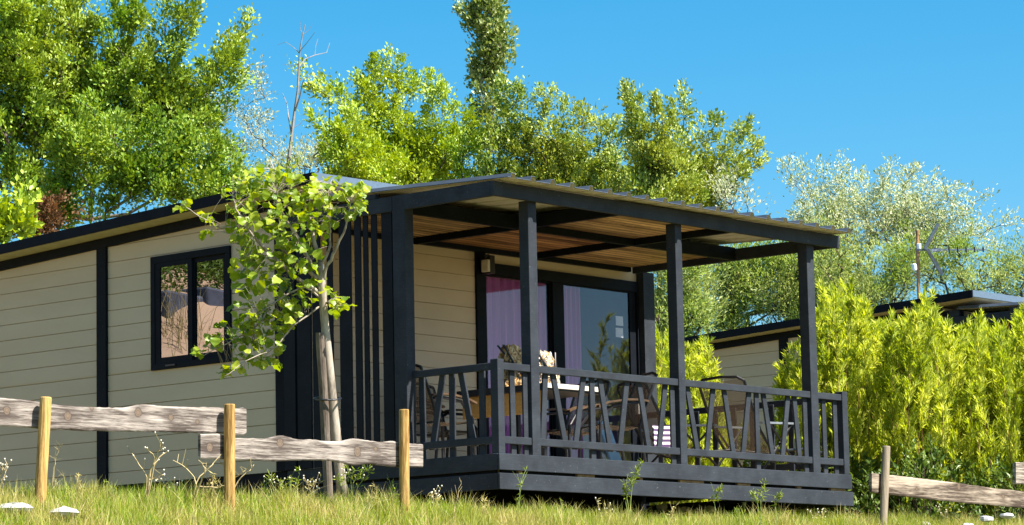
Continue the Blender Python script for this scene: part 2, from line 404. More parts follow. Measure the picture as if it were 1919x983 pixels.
    b = MB(); slab(b, E0 + .03, E1 - .03, R0, R0 + .028, .105, 0); b.build('front_fascia', M['steel'], roof)
    b = MB(); slab(b, E0 + .031, E1 - .031, R0 + .03, R1, .125, .103); b.build('soffit', M['soffit'], roof)
    # side window
    fr = MB(); x0, x1 = -.004, .06
    fr.box(x0, x1, WY0, WY1, WZ1 - .085, WZ1); fr.box(x0, x1, WY0, WY1, WZ0, WZ0 + .075)
    fr.box(x0, x1, WY0, WY0 + .075, WZ0 + .075, WZ1 - .085); fr.box(x0, x1, WY1 - .075, WY1, WZ0 + .075, WZ1 - .085)
    win = fr.build('window', M['navy_trim'], root, bevel=.004)
    zt, zb = WZ1 - .085, WZ0 + .075
    def sash(y0, y1, xx, th):
        s_ = MB(); s_.box(xx, xx + .03, y0, y0 + .075, zb, zt); s_.box(xx, xx + .03, y1 - th, y1, zb, zt)
        s_.box(xx, xx + .03, y0 + .075, y1 - th, zt - .055, zt); s_.box(xx, xx + .03, y0 + .075, y1 - th, zb, zb + .07)
        s_.build('sash', M['navy_trim'], win)
        p_ = MB(); p_.box(xx + .012, xx + .016, y0 + .07, y1 - th + .005, zb + .065, zt - .05); p_.build('pane', M['pane_side'], win)
    ym = (WY0 + WY1) / 2
    sash(ym - .03, WY1 - .075, .005, .085); sash(WY0 + .075, ym + .025, .037, .075)
    h_ = MB(); h_.box(-.02, -.004, ym + .25, ym + .42, WZ0 + .03, WZ0 + .05); h_.build('latch', M['black_pl'], win)
    # sliding door
    D0, D1, DT = 3.345, 6.542, 2.735
    d_ = MB(); yf, yb = WF - .035, WF + .10
    d_.box(D0, D0 + .175, yf, yb, 0, 2.86); d_.box(D1 - .03, D1, yf, yb, 0, DT); d_.box(D0 + .175, D1 - .03, yf, yb, DT - .135, DT); d_.box(D0 + .175, D1 - .03, yf, yb, 0, .06)
    door = d_.build('sliding_door', M['navy_trim'], root)
    for a, b_, yy in ((3.52, 5.04, WF + .04), (4.84, 6.512, WF)):
        l_ = MB(); th = .085
        if yy == WF: l0, l1 = a, b_; sl_, sr_ = .215, .12
        else: l0, l1 = a, b_; sl_, sr_ = .02, .22
        l_.box(l0, l0 + sl_, yy, yy + .035, .06, DT - .135); l_.box(l1 - sr_, l1, yy, yy + .035, .06, DT - .135)
        l_.box(l0 + sl_, l1 - sr_, yy, yy + .035, DT - .155, DT - .135); l_.box(l0 + sl_, l1 - sr_, yy, yy + .035, .06, .16)
        l_.build('door_leaf', M['navy_trim'], door)
        p_ = MB(); p_.box(l0 + sl_ - .004, l1 - sr_ + .004, yy + .014, yy + .018, .155, DT - .15); p_.build('pane', M['pane'], door)
    h_ = MB(); h_.box(6.45, 6.475, WF - .06, WF, .98, 1.18); h_.build('door_handle', M['card'], door)
    # curtains inside the door
    for (u0, u1, yy, fold) in ((3.50, 4.86, WF + .15, 9), (5.06, 5.50, WF + .12, 5)):
        P = []
        for i in range(2):
            P.append([(u0 + (u1 - u0) * j / 120, yy + .035 * math.sin(j / 120 * fold * 2 * math.pi + .6 * math.sin(j * .13)) + .012 * math.sin(j * .9), (.03, 2.72)[i]) for j in range(121)])
        c_ = MB(); c_.grid(P); c_.build('curtain', M['curtain'], root, smooth=True)
    return root
cottage = make_cottage()

# ------------------------------------------------------------------ veranda
def make_veranda():
    root = thing('veranda', (3.3, 1.6, -.8), 'navy timber veranda with slatted railing and corrugated roof in front of the sliding door', 'veranda')
    nv = M['navy']
    def part(name, fn, mat=nv, bev=.006, parent=None):
        b = MB(); fn(b); return b.build(name, mat, parent or root, bevel=bev)
    UE = 6.61
    def floor(b):
        n = 24
        for i in range(n):
            y0 = .035 + i * (3.25 / n); b.box(.035, UE - .035, y0, y0 + 3.25 / n - .006, -.03, -.003)
    part('deck_floor', floor, M['floor_wood'], 0)
    part('fascia_board', lambda b: b.box(-.0, UE, .0, .03, -.181, .0))
    part('fascia_board', lambda b: b.box(-.004, UE + .02, -.003, .03, -.391, -.214))
    part('fascia_board', lambda b: b.box(.0, .03, .032, 3.27, -.181, .0))
    part('fascia_board', lambda b: b.box(-.004, .03, .032, 3.27, -.391, -.214))
    part('fascia_board', lambda b: b.box(UE - .03, UE, .032, 3.27, -.181, .0))
    part('fascia_board', lambda b: b.box(UE - .03, UE, .032, 3.27, -.391, -.214))
    part('gap_shade_board', lambda b: b.box(.10, UE - .1, .07, .09, -.36, -.04), M['navy_trim'], 0)  # dark boards added behind the fascia gap to stand for its shade
    part('gap_shade_board', lambda b: b.box(.07, .09, .11, 3.2, -.36, -.04), M['navy_trim'], 0)
    for k, uu in enumerate((.35, 1.35, 2.45, 3.2, 4.3, 5.5, 6.2)):
        wd = (.06, .3, .06, .45, .25, .08, .3)[k]
        part('spacer_block', lambda b: b.box(uu, uu + wd, .034, .068, -.30, -.05), M['joist_pine'], 0)
    for uu in (.5, 3.2, 6.0):
        for ww in (1.3, 2.8):
            part('foot_block', lambda b: b.box(uu, uu + .3, ww, ww + .3, -1.05, -.31), M['navy_trim'], .01)
    # posts
    for u0, u1 in ((.580, .722), (3.212, 3.336), (5.832, 5.982)):
        part('post', lambda b: b.box(u0, u1, .02, .16, -.002, 2.835))
    part('post', lambda b: b.box(-.06, .085, 1.30, 1.49, -.002, 2.99))
    # beams
    part('front_beam', lambda b: b.box(-.07, 6.448, -.05, .0, 2.818, 2.98))
    part('side_beam', lambda b: b.box(-.07, -.02, .002, 1.298, 2.815, 2.985))
    part('side_beam', lambda b: b.box(-.066, -.016, 1.492, 3.3, 2.815, 2.985))
    part('side_beam', lambda b: b.box(6.33, 6.40, .002, 3.2, 2.822, 2.972))
    part('mid_beam', lambda b: b.box(.09, 6.328, 1.49, 1.56, 2.82, 2.985), M['navy_trim'])
    part('wall_plate', lambda b: b.box(.09, 6.328, 3.21, 3.275, 2.845, 2.985), M['navy_trim'])
    for uj in (2.13, 4.26):
        part('rafter', lambda b: b.box(uj, uj + .07, .002, 1.488, 2.823, 2.97), M['navy_trim'])
        part('rafter', lambda b: b.box(uj, uj + .07, 1.562, 3.208, 2.826, 2.972), M['navy_trim'])
    part('packing_block', lambda b: b.box(-.06, .02, 1.75, 1.95, 2.986, 3.045))
    part('packing_block', lambda b: b.box(-.06, .02, 2.9, 3.1, 2.986, 3.09))
    # timber ceiling panels between the joists
    def planks(u0, u1, w0, w1):
        def fn(b):
            b.box(u0, u1, w0, w1, 2.905, 2.925)
        return fn
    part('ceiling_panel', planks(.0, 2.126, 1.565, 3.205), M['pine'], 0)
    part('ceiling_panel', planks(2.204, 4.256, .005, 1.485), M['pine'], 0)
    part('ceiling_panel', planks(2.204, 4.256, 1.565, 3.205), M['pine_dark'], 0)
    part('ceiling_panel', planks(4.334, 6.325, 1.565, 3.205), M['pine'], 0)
    # corrugated roof sheet
    prof = [(-.075, 0)]; x = -.03; k = 0
    while x < 6.36:
        prof += [(x, 0), (x + .02, .048), (x + .075, .048), (x + .095, 0)]; x += .333
    prof.append((6.42, 0))
    zs = lambda w: 2.992 + .036 * (w + .267)
    b = MB(); W0, W1 = -.267, 2.95
    top0 = [(u, W0, zs(W0) + h + .006) for u, h in prof]; top1 = [(u, W1, zs(W1) + h + .006) for u, h in prof]
    bo0 = [(u, W0, zs(W0) + h) for u, h in prof]; bo1 = [(u, W1, zs(W1) + h) for u, h in prof]
    n = len(prof); b.add(top0 + top1 + bo0 + bo1,
        [(i, i + 1, n + i + 1, n + i) for i in range(n - 1)] + [(2 * n + i + 1, 2 * n + i, 3 * n + i, 3 * n + i + 1) for i in range(n - 1)] +
        [(2 * n + i, 2 * n + i + 1, i + 1, i) for i in range(n - 1)] + [(0, n, 3 * n, 2 * n), (n - 1, 3 * n - 1, 4 * n - 1, 2 * n - 1)])
    sheet = b.build('roof_sheet', M['sheet'], root)
    b = MB(); b.grid([[(u, w_, zs(w_) + h - .004) for u, h in prof] for w_ in (W0 + .004, W1)]); b.build('sheet_underside', M['underside'], sheet)
    # privacy slats on the left side
    for k, (w0, w1) in enumerate(((3.09, 3.27), (2.835, 3.055), (2.67, 2.80), (2.475, 2.56), (2.175, 2.362), (2.02, 2.118), (1.905, 1.978), (1.765, 1.852), (1.525, 1.685))):
        part('slat', lambda b: b.box(-.035 + .002 * (k % 2), -.015 + .002 * (k % 2), w0, w1, .002, 2.813), M['slat'], .002)
    part('corner_panel', lambda b: b.box(-.012, .024, 2.86, 3.27, .003, 3.1), M['navy_trim'])
    # railing
    def rails(b_name, segs, z0, z1):
        for (p0, p1) in segs:
            if p0[0] == p1[0]:
                part(b_name, lambda b: b.box(p0[0], p0[0] + .04, min(p0[1], p1[1]), max(p0[1], p1[1]), z0, z1))
            else:
                part(b_name, lambda b: b.box(p0[0], p1[0], p0[1], p0[1] + .04, z0, z1))
    fs = [((.125, .03), (.578, .03)), ((.724, .03), (3.210, .03)), ((3.338, .03), (5.830, .03)), ((5.984, .03), (6.485, .03))]
    rails('top_rail', fs, .918, .998); rails('bottom_rail', fs, .110, .192)
    ls = [((.028, .135), (.028, 1.298))]
    rails('top_rail', ls, .918, .998); rails('bottom_rail', ls, .110, .192)
    part('top_rail', lambda b: b.box(6.53, 6.57, .16, 3.18, .918, .998)); part('bottom_rail', lambda b: b.box(6.53, 6.57, .16, 3.18, .11, .192))
    part('corner_post', lambda b: b.box(.02, .124, .02, .13, 0, 1.034)); part('corner_post', lambda b: b.box(6.487, 6.60, .02, .13, 0, 1.034))
    fb = [(.321, .331, 0), (.54, .545, 0), (.892, .815, 1), (1.014, 1.22, 1), (1.554, 1.373, 1), (1.694, 1.694, 0), (1.832, 1.998, 1), (2.327, 2.157, 1), (2.535, 2.709, 1), (3.035, 2.869, 1), (3.15, 3.15, 0),
          (3.431, 3.621, 1), (3.941, 3.767, 1), (4.144, 4.317, 1), (4.647, 4.471, 1), (4.788, 4.788, 0), (4.923, 5.096, 1), (5.435, 5.266, 1), (5.553, 5.641, 1), (5.77, 5.77, 0), (6.165, 6.17, 0), (6.40, 6.40, 0)]
    for a, c, kind in fb:
        zb_ = .10 if kind else .0
        part('baluster', lambda b: b.hexa([(c - .042, .072, zb_), (c + .042, .072, zb_), (c + .042, .098, zb_), (c - .042, .098, zb_), (a - .042, .072, .95), (a + .042, .072, .95), (a + .042, .098, .95), (a - .042, .098, .95)]))
    for a, c, kind in [(1.204, 1.195, 0), (.884, 1.063, 1), (.750, .754, 0), (.619, .434, 1), (.304, .309, 0)]:
        zb_ = .10 if kind else .0
        part('baluster', lambda b: b.hexa([(.07, c - .042, zb_), (.096, c - .042, zb_), (.096, c + .042, zb_), (.07, c + .042, zb_), (.07, a - .042, .95), (.096, a - .042, .95), (.096, a + .042, .95), (.07, a + .042, .95)]))
    for i in range(9):
        y = .5 + i * .3
        part('baluster', lambda b: b.box(6.50, 6.526, y, y + .08, 0, .95))
    return root
veranda = make_veranda()

# second cottage of the same build, farther back on the right
OFF = Vector((17.25, 2.3, .26))
c2 = copy_tree(cottage); c2.location = cottage.location + OFF
c2['label'] = 'farther beige cottage with dark roof edge half hidden behind the bushes at right'
v2 = copy_tree(veranda); v2.location = veranda.location + OFF
v2['label'] = 'dark veranda of the farther cottage behind the willow hedge at the right edge'
# ------------------------------------------------------------------ trees and shrubs
def unit(a): return a / (np.linalg.norm(a, axis=-1, keepdims=True) + 1e-9)
def leaves_mesh(name, P, D, Nn, L, Wd, mat, parent, fold=.18, droop=.12):
    """one small folded leaf per row: base point P, direction D, face normal Nn, length L, width Wd"""
    D = unit(D); Sd = unit(np.cross(D, Nn)); Nn = np.cross(Sd, D)
    L = L[:, None]; Wd = Wd[:, None]
    a = P; m = P + D * L * .48 + Nn * Wd * fold
    l = m + Sd * Wd * .5; r = m - Sd * Wd * .5; tip = P + D * L - Nn * L * droop
    n = len(P); V = np.stack([a, l, tip, r], 1).reshape(-1, 3) - ORIGIN[parent]
    b = (np.arange(n) * 4)[:, None]
    Fs = np.concatenate([b + np.array([0, 2, 1]), b + np.array([0, 3, 2])], 1).reshape(-1)
    me = raw_mesh(name, V, Fs, np.full(2 * n, 3))
    return link_mesh(name, me, mat, parent)
class Skel:
    """branch skeleton: every tip is joined to the nearest branch below it, thickness follows what it carries"""
    def __init__(s, trunk): s.p = [np.array(q, float) for q in trunk]; s.par = [-1] + list(range(len(trunk) - 1))
    def grow(s, tips, root, bend=.12, step=.55, back=.35):
        tips = sorted(tips, key=lambda q: np.linalg.norm(q - root)); ends = []
        for q in tips:
            A = np.array(s.p); d = np.linalg.norm(A - q, axis=1)
            h = np.linalg.norm(A - root, axis=1); hq = np.linalg.norm(q - root)
            cost = d + np.where(h > hq - .15 * d, 3.0, 0) + back * np.abs(h - (hq - d))
            i = int(np.argmin(cost)); a = s.p[i]; L = d[i]
            k = max(1, int(L / step)); prev = i
            off = RNG.normal(0, bend * L, 3) + np.array([0, 0, -.06 * L])
            for j in range(1, k + 1):
                t = j / k; pt = a + (q - a) * t + off * math.sin(math.pi * t) * .8 + RNG.normal(0, .015, 3) * (j < k)
                s.p.append(pt); s.par.append(prev); prev = len(s.p) - 1
            ends.append(prev)
        return ends
    def radii(s, tipr, expo=2.3):
        n = len(s.p); c = np.zeros(n)
        kids = np.zeros(n, int)
        for q in s.par:
            if q >= 0: kids[q] += 1
        for i in range(n - 1, -1, -1):
            if kids[i] == 0: c[i] += tipr ** expo
            if s.par[i] >= 0: c[s.par[i]] += c[i]
        return c ** (1 / expo)
    def mesh(s, name, mat, parent, tipr, rmin=0.0, n=5, rmax=9):
        R = np.minimum(s.radii(tipr), rmax); P = np.array(s.p); V = []; Fs = []; base = 0
        ref = np.array([.3, .2, .93])
        for i in range(len(P)):
            q = s.par[i]
            if q < 0 or R[i] < rmin: continue
            a, b = P[q], P[i]; d = b - a; ln = np.linalg.norm(d)
            if ln < 1e-5: continue
            d /= ln; x = np.cross(d, ref); x /= np.linalg.norm(x) + 1e-9; y = np.cross(d, x)
            ra = min(R[q], R[i] * 1.35); rb = R[i]; m = n if R[i] > tipr * 2.5 else 3
            an = np.arange(m) * 2 * np.pi / m
            for e, r in ((a - d * ra * .25, ra), (b + d * rb * .15, rb)):
                V.append(e + r * (np.cos(an)[:, None] * x + np.sin(an)[:, None] * y))
            for j in range(m): Fs += [base + j, base + (j + 1) % m, base + m + (j + 1) % m, base + m + j]
            base += 2 * m
        V = np.concatenate(V) - ORIGIN[parent]
        return link_mesh(name, raw_mesh(name, V, Fs, np.full(len(Fs) // 4, 4), True), mat, parent)
def blob_points(blobs, dist, space, fill=1.0, seed_depth=.8):
    """branch tips gathered into clumps spread through the crown; a blob is (px, py, rx, ry) of the crown as it shows at that depth, made as deep as it is wide"""
    out_, dirs = [], []
    k = dist / F
    for bb in blobs:
        if len(bb) == 5:                      # a leafy limb: (x0, y0) at its foot to its pointed tip (x1, y1), foot radius r
            x0, y0, x1, y1, r_ = bb; dz = RNG.normal(0, 1) * k * 40
            A_ = at(x0, y0, dist=dist) + FH * dz * .5; B_ = at(x1, y1, dist=dist) + FH * dz; L_ = np.linalg.norm(B_ - A_)
            nk = max(4, int(L_ / k / (space * .95)))
            for t_ in np.linspace(0, 1, nk):
                rad = k * r_ * (1 - .86 * t_ ** 1.3); m = max(2, int(fill * 1.7 * (rad / k / space) ** 1.6 + 1.5))
                if RNG.random() < .30 and t_ < .85: continue
                g_ = RNG.normal(0, .55, (m, 3)); out_.append(A_ + (B_ - A_) * t_ + g_ * rad + unit(B_ - A_) * RNG.normal(0, .35, (m, 1)) * k * space)
            continue
        px, py, rx, ry = bb[:4]; rx, ry = rx * .88, ry * .88
        c = at(px, py, dist=dist); rz = seed_depth * (rx + ry) / 2
        cl = 1.9 * space
        nc = max(1, int(fill * .72 * rx * ry / cl ** 2 * (1 + .35 * rz / cl)))
        q = RNG.normal(0, 1, (nc, 3)); q = unit(q) * (RNG.random((nc, 1)) ** .4) * .98
        for u_ in q:
            cc = c + k * (u_[0] * rx * RIGHT + u_[1] * ry * np.array([0, 0, 1.]) + u_[2] * rz * FH)
            ax = unit(u_[0] * RIGHT + (u_[1] + .45) * np.array([0, 0, 1.]) + u_[2] * FH + RNG.normal(0, .3, 3))
            m = RNG.integers(7, 13); sz = RNG.lognormal(0, .35)
            t = RNG.uniform(-1, 1, (m, 1)); pp = cc + k * cl * sz * (ax * t * .85 + RNG.normal(0, .33, (m, 3)) * (1.1 - .5 * t))
            out_.append(pp)
        # leafy shoots that stick out of the crown
        for _ in range(max(1, int((rx + ry) / 34))):
            a_ = RNG.uniform(-.35, math.pi + .35); e_ = RNG.normal(0, .45)
            st_ = c + k * (math.cos(a_) * rx * RIGHT + math.sin(a_) * ry * np.array([0, 0, 1.]) + e_ * rz * FH) * .75
            dr_ = unit(math.cos(a_) * RIGHT * .8 + (math.sin(a_) * .8 + .5) * np.array([0, 0, 1.]) + e_ * FH * .4 + RNG.normal(0, .25, 3)); ln_ = k * (.3 * (rx + ry) * .5 + RNG.uniform(10, 30))
            m = max(3, int(ln_ / k / 9)); tt_ = np.linspace(.1, 1, m)[:, None]
            out_.append(st_ + dr_ * ln_ * tt_ + RNG.normal(0, 1, (m, 3)) * k * 4.5 * (1.2 - tt_))
    return np.concatenate(out_)
def tree(name, label, cat, dist, base_px, blobs, leaf, bark, space=15, per=34, spread=.16, sprig=.45, ll=.085, lw=.05, up=.35, top=.62,
         tipr=.009, fill=1.0, group=None, trunks=1, crown_name='crown', hang=0.0, lean=0, stem_n=5, rmin=0, fold=.18, align=.5, rmax=.22, nb=.45):
    pts = blob_points(blobs, dist, space, fill)
    c = pts.mean(0); bx = at(base_px, 800, dist=dist)
    base = np.array([bx[0], bx[1], float(ground(bx[0], bx[1]))])
    root = thing(name, base, label, cat, group)
    zt = base[2] + top * (pts[:, 2].max() - base[2])
    sk = None
    for tnum in range(trunks):
        tgt = pts[RNG.integers(len(pts))] if trunks > 1 else c
        b0 = base + (np.array([RNG.normal(0, .25), RNG.normal(0, .25), 0]) if trunks > 1 else 0)
        tip = np.array([b0[0] * .35 + tgt[0] * .65, b0[1] * .35 + tgt[1] * .65, zt])
        tr = [b0 + (tip - b0) * t + np.array([math.sin(t * 5 + tnum) * .07, math.cos(t * 4 + tnum) * .07, 0]) * t for t in np.linspace(0, 1, 9)]
        tr[0][2] -= .15
        if sk is None: sk = Skel(tr)
        else:
            n0 = len(sk.p); sk.p += tr; sk.par += [0] + list(range(n0, n0 + len(tr) - 1))
    ends = sk.grow(list(pts), base)
    sk.mesh('trunk', bark, root, tipr, rmin, stem_n, rmax)
    E = np.array([sk.p[i] for i in ends]); A = np.array([sk.p[sk.par[i]] for i in ends])
    D = unit(E - A + np.array([0, 0, up * .5]) * np.linalg.norm(E - A, axis=1, keepdims=True))
    n = len(E); K = RNG.poisson(per * 1.35, n) + 2
    ii = np.repeat(np.arange(n), K); m = len(ii)
    t = RNG.random((m, 1)) ** .8
    size = (RNG.lognormal(0, .25, n))[ii][:, None]
    P = E[ii] + D[ii] * (t * sprig * size - sprig * .35) + RNG.normal(0, 1, (m, 3)) * spread * size * (.95 - .6 * t)
    Ld = unit(D[ii] * align + unit(P - E[ii] + 1e-3) * .6 + RNG.normal(0, .45, (m, 3)) + np.array([0, 0, up - hang]))
    tn = unit(RNG.normal(0, .75, (n, 3)) + np.array([0, 0, .55]) + nb * SUN + .5 * D)      # leaves of one twig face roughly one way
    Nn = unit(tn[ii] + RNG.normal(0, .38, (m, 3)))
    L = ll * (1 + .3 * RNG.normal(0, 1, m)).clip(.45, 1.7); Wd = lw * L / ll * (1 + .15 * RNG.normal(0, 1, m)).clip(.5, 1.5)
    leaves_mesh(crown_name, P, Ld, Nn, L, Wd, leaf, root, fold)
    return root
def shrub(name, label, cat, dist, px0, px1, tops, leaf, bark, n=120, per=70, ll=.13, lw=.016, spreadz=.5, base_y=None, ang=.75, group=None, stem=.006, bend=.18, low=.12, swirl=.9, spreadx=.9, tw_n=5, tw_l=1.0):
    """upright shoots clothed in narrow leaves; tops = [(px, py)] outline of the shrub at that depth"""
    tops = sorted(tops); xs = [q[0] for q in tops]; ys = [q[1] for q in tops]
    cx = (px0 + px1) / 2; b = at(cx, 900, dist=dist); base = np.array([b[0], b[1], float(ground(b[0], b[1]))])
    root = thing(name, base, label, cat, group)
    sb = MB(); Ps, Ds = [], []
    for i in range(n):
        dd = dist + RNG.normal(0, spreadz)
        px = RNG.uniform(px0, px1); py = np.interp(px, xs, ys) + 14 * math.sin(px * .17 + dist) + 10 * math.sin(px * .41) + abs(RNG.normal(0, 1)) ** 1.3 * 75 * (i % 5 > 0) + RNG.uniform(0, 14)
        tip = at(px, py, dist=dd)
        fx = at(cx + (px - cx) * spreadx + RNG.normal(0, 14), 900, dist=dist + (dd - dist) * .85)
        f0 = np.array([fx[0], fx[1], float(ground(fx[0], fx[1])) - .05])
        if (f0[0] < 7.2 and f0[1] > 3.0) or (tip[0] < 7.2 and tip[1] > 3.0): continue
        h = tip - f0
        if h[2] < .3: continue
        off = RNG.normal(0, bend, 3) * np.array([1, 1, .2]); pts = [f0 + h * np.array([t ** 1.25, t ** 1.25, t]) + off * math.sin(math.pi * t) for t in np.linspace(0, 1, 9)]
        sb.tube(pts, [stem * (1.25 - t) for t in np.linspace(0, 1, 9)], 4, False)
        pa = np.array(pts); k = int(per * h[2] / 2.2)
        # side twigs leave the shoot and carry the leaves
        nt_ = max(3, int(h[2] * tw_n)); 
        for _ in range(nt_):
            tt = RNG.uniform(low, 1); f = tt * 8; j = min(7, int(f)); p0 = pa[j] + (pa[j + 1] - pa[j]) * (f - j); dr = unit(pa[j + 1] - pa[j])
            sd = RNG.normal(0, 1, 3); sd -= dr * (sd @ dr); sd = unit(sd)
            tl = RNG.uniform(.2, .6) * (1.15 - .6 * tt) * tw_l; d2 = unit(dr * .9 + sd * ang + np.array([0, 0, .25]))
            kk = max(4, int(k / nt_)); s_ = RNG.random(kk)
            Ps.append(p0 + d2 * (s_ * tl)[:, None]); Ds.append(unit(d2 * .75 + RNG.normal(0, .42 * swirl, (kk, 3)) + np.array([0, 0, .12])))
        kk = 14; s_ = RNG.uniform(.75, 1, kk); Ps.append(pa[7] + (pa[8] - pa[7]) * ((s_ - .75) * 4)[:, None]); Ds.append(unit(unit(pa[8] - pa[7]) * .9 + RNG.normal(0, .35, (kk, 3))))
    sb.build('stems', bark, root)
    P = np.concatenate(Ps); D = np.concatenate(Ds); m = len(P)
    L = ll * (1 + .28 * RNG.normal(0, 1, m)).clip(.4, 1.8)
    leaves_mesh('foliage', P, D, RNG.normal(0, .8, (m, 3)) + 1.1 * SUN - .2 * FWD, L, lw * L / ll, leaf, root, .1, .15)
    return root
BK = simple('grey brown bark', (.07, .055, .04), (.17, .14, .11), 14, .9, .1, stretch=(1, 1, .25), bmp=.6)
BKP = simple('pale poplar bark', (.20, .18, .14), (.34, .31, .26), 10, .9, .1, stretch=(1, 1, .3), bmp=.4)
BKT = simple('dark twig bark', (.05, .035, .028), (.11, .075, .055), 12, .9, .1)
BKR = simple('reddish willow bark', (.14, .07, .03), (.25, .14, .06), 12, .8, .15)
L1 = leaf_mat('broadleaf green', [(.080, .195, .020), (.16, .31, .030), (.32, .45, .055)], .20, .35, .42, (.33, .40, .045), .5)
L1b = leaf_mat('yellow green broadleaf', [(0.132, 0.238, 0.022), (0.264, 0.370, 0.031), (0.396, 0.475, 0.060)], .24, .3, .45, (0.119, 0.238, 0.024), .7)
L2 = leaf_mat('silvery leaf', [(.22, .26, .10), (.42, .46, .28), (.62, .64, .50)], .4, .4, .4)
L4 = leaf_mat('fresh green leaf', [(0.113, 0.251, 0.018), (0.238, 0.383, 0.026), (0.396, 0.502, 0.053)], .24, .35, .42, (0.396, 0.475, 0.040), .6)
L7 = leaf_mat('olive green leaf', [(0.103, 0.200, 0.025), (0.206, 0.311, 0.035), (0.414, 0.482, 0.110)], .22, .4, .4, (0.372, 0.414, 0.055), .7)
L6 = leaf_mat('poplar leaf', [(0.101, 0.177, 0.032), (0.215, 0.291, 0.057), (0.506, 0.557, 0.253)], .38, .45, .35)
L11 = leaf_mat('pale feathery leaf', [(0.198, 0.264, 0.055), (0.330, 0.396, 0.099), (0.528, 0.572, 0.253)], .42, .3, .45, (0.187, 0.297, 0.033), .8)
LW = leaf_mat('yellow willow leaf', [(.32, .40, .032), (.56, .63, .075), (.72, .75, .21)], .5, .25, .5, (.24, .34, .03), 1.1)
LG = leaf_mat('glossy dark leaf', [(.045, .09, .012), (.09, .15, .02), (.16, .22, .045)], .3, .35, .4)
LY = leaf_mat('young tree leaf', [(.11, .20, .012), (.24, .33, .018), (.40, .46, .045)], .45, .4, .4)
LR = leaf_mat('rust leaf', [(.10, .05, .02), (.18, .09, .035)], .3, .2, .6)

grp = 'trees behind the cottages'
tree('broadleaf_tree', 'tall dense broadleaf tree filling the top left corner', 'tree', 57, 70,
     [(60, 110, 130, 110), (-60, 200, 130, 170), (150, 240, 150, 90), (60, 330, 130, 80), (260, 210, 80, 80),
      (330, 220, 443, 58, 26), (320, 190, 362, -6, 26), (250, 200, 262, 22, 44), (330, 250, 441, 102, 26), (330, 260, 420, 168, 26), (300, 300, 412, 215, 34), (200, 250, 215, 8, 62), (120, 250, 130, -20, 72), (40, 250, 30, -30, 72), (290, 180, 305, 45, 34), (300, 350, 390, 290, 36)],
     L1, BK, 23, 120, .145, .44, .074, .046, fill=1.0, group=grp)
tree('broadleaf_tree', 'lower yellow green broadleaf tree just above the left roof edge', 'tree', 53, 260,
     [(250, 320, 140, 60), (330, 340, 110, 50), (160, 370, 130, 50), (380, 380, 80, 35), (210, 265, 90, 35), (60, 400, 70, 40)],
     L1b, BK, 23, 115, .14, .42, .070, .043, fill=1.0, group=grp)
tree('birch_tree', 'thin silvery tree with open crown right of the big broadleaf tree', 'tree', 64, 425,
     [(395, 230, 30, 60), (470, 175, 25, 35), (440, 250, 45, 55), (485, 255, 22, 55), (385, 185, 25, 30), (410, 290, 45, 35), (500, 300, 25, 30)],
     L2, BKT, 14, 26, .12, .32, .058, .024, group=grp, trunks=5, top=.8, tipr=.004)
tree('feathery_shrub', 'yellow green feathery bush low behind the roof left of the bare tree', 'shrub', 60, 450,
     [(440, 335, 60, 30), (490, 345, 50, 25), (400, 330, 40, 25), (540, 340, 50, 22)], L11, BKT, 13, 36, .14, .35, .06, .02, fill=1.6, group=grp, trunks=3)
tree('pale_shrub', 'whitish shrub peeping over the roof right of the bare tree', 'shrub', 66, 580,
     [(592, 275, 25, 22), (575, 310, 40, 20), (610, 300, 22, 28)], L2, BKT, 13, 22, .14, .35, .07, .03, group=grp, trunks=3)
tree('broadleaf_tree', 'bright green leaning tree right of the bare tree', 'tree', 62, 660,
     [(700, 345, 588, 165, 36), (690, 340, 626, 150, 28), (720, 345, 668, 232, 38), (640, 345, 598, 236, 24), (700, 350, 700, 258, 42), (650, 350, 640, 275, 44), (610, 350, 612, 290, 30), (745, 355, 735, 290, 36)],
     L4, BK, 21, 95, .12, .38, .068, .040, fill=1.25, group=grp)
tree('broadleaf_tree', 'tall bright green tree left of the poplar', 'tree', 64, 770,
     [(760, 350, 704, 122, 50), (770, 350, 740, 128, 44), (785, 350, 772, 145, 40), (805, 350, 806, 155, 40), (825, 350, 828, 176, 38), (850, 350, 852, 212, 38), (870, 350, 880, 250, 32), (735, 350, 680, 158, 28), (725, 350, 688, 185, 28), (895, 350, 893, 262, 22), (700, 350, 705, 275, 40), (780, 340, 70, 36)],
     L4, BK, 21, 95, .12, .38, .068, .040, fill=1.25, group=grp)
tree('poplar_tree', 'slender poplar towering over the terrace roof', 'tree', 84, 915,
     [(895, 8, 18, 34), (920, 0, 20, 40), (938, 28, 16, 40), (892, 45, 13, 30), (905, 75, 18, 40), (932, 85, 18, 42), (912, 110, 20, 40), (930, 140, 12, 36), (908, 150, 13, 36), (915, 185, 14, 34), (904, 215, 14, 30), (922, 225, 12, 26), (908, 250, 16, 26), (922, 262, 18, 24), (905, 278, 14, 16)],
     L6, BKP, 8, 24, .13, .38, .10, .07, up=.6, top=.95, fill=1.3, group=grp, tipr=.007)
tree('broadleaf_tree', 'spreading olive green tree just right of the poplar', 'tree', 63, 1040,
     [(960, 345, 944, 158, 30), (985, 345, 971, 182, 36), (1030, 350, 1024, 190, 42), (1060, 355, 1057, 207, 38), (1085, 360, 1088, 220, 38), (1110, 365, 1113, 234, 38), (1140, 375, 1148, 236, 30), (1162, 385, 1174, 250, 26), (930, 345, 922, 270, 24), (1040, 330, 90, 30)],
     L7, BK, 20, 90, .12, .36, .068, .038, fill=1.7, group=grp)
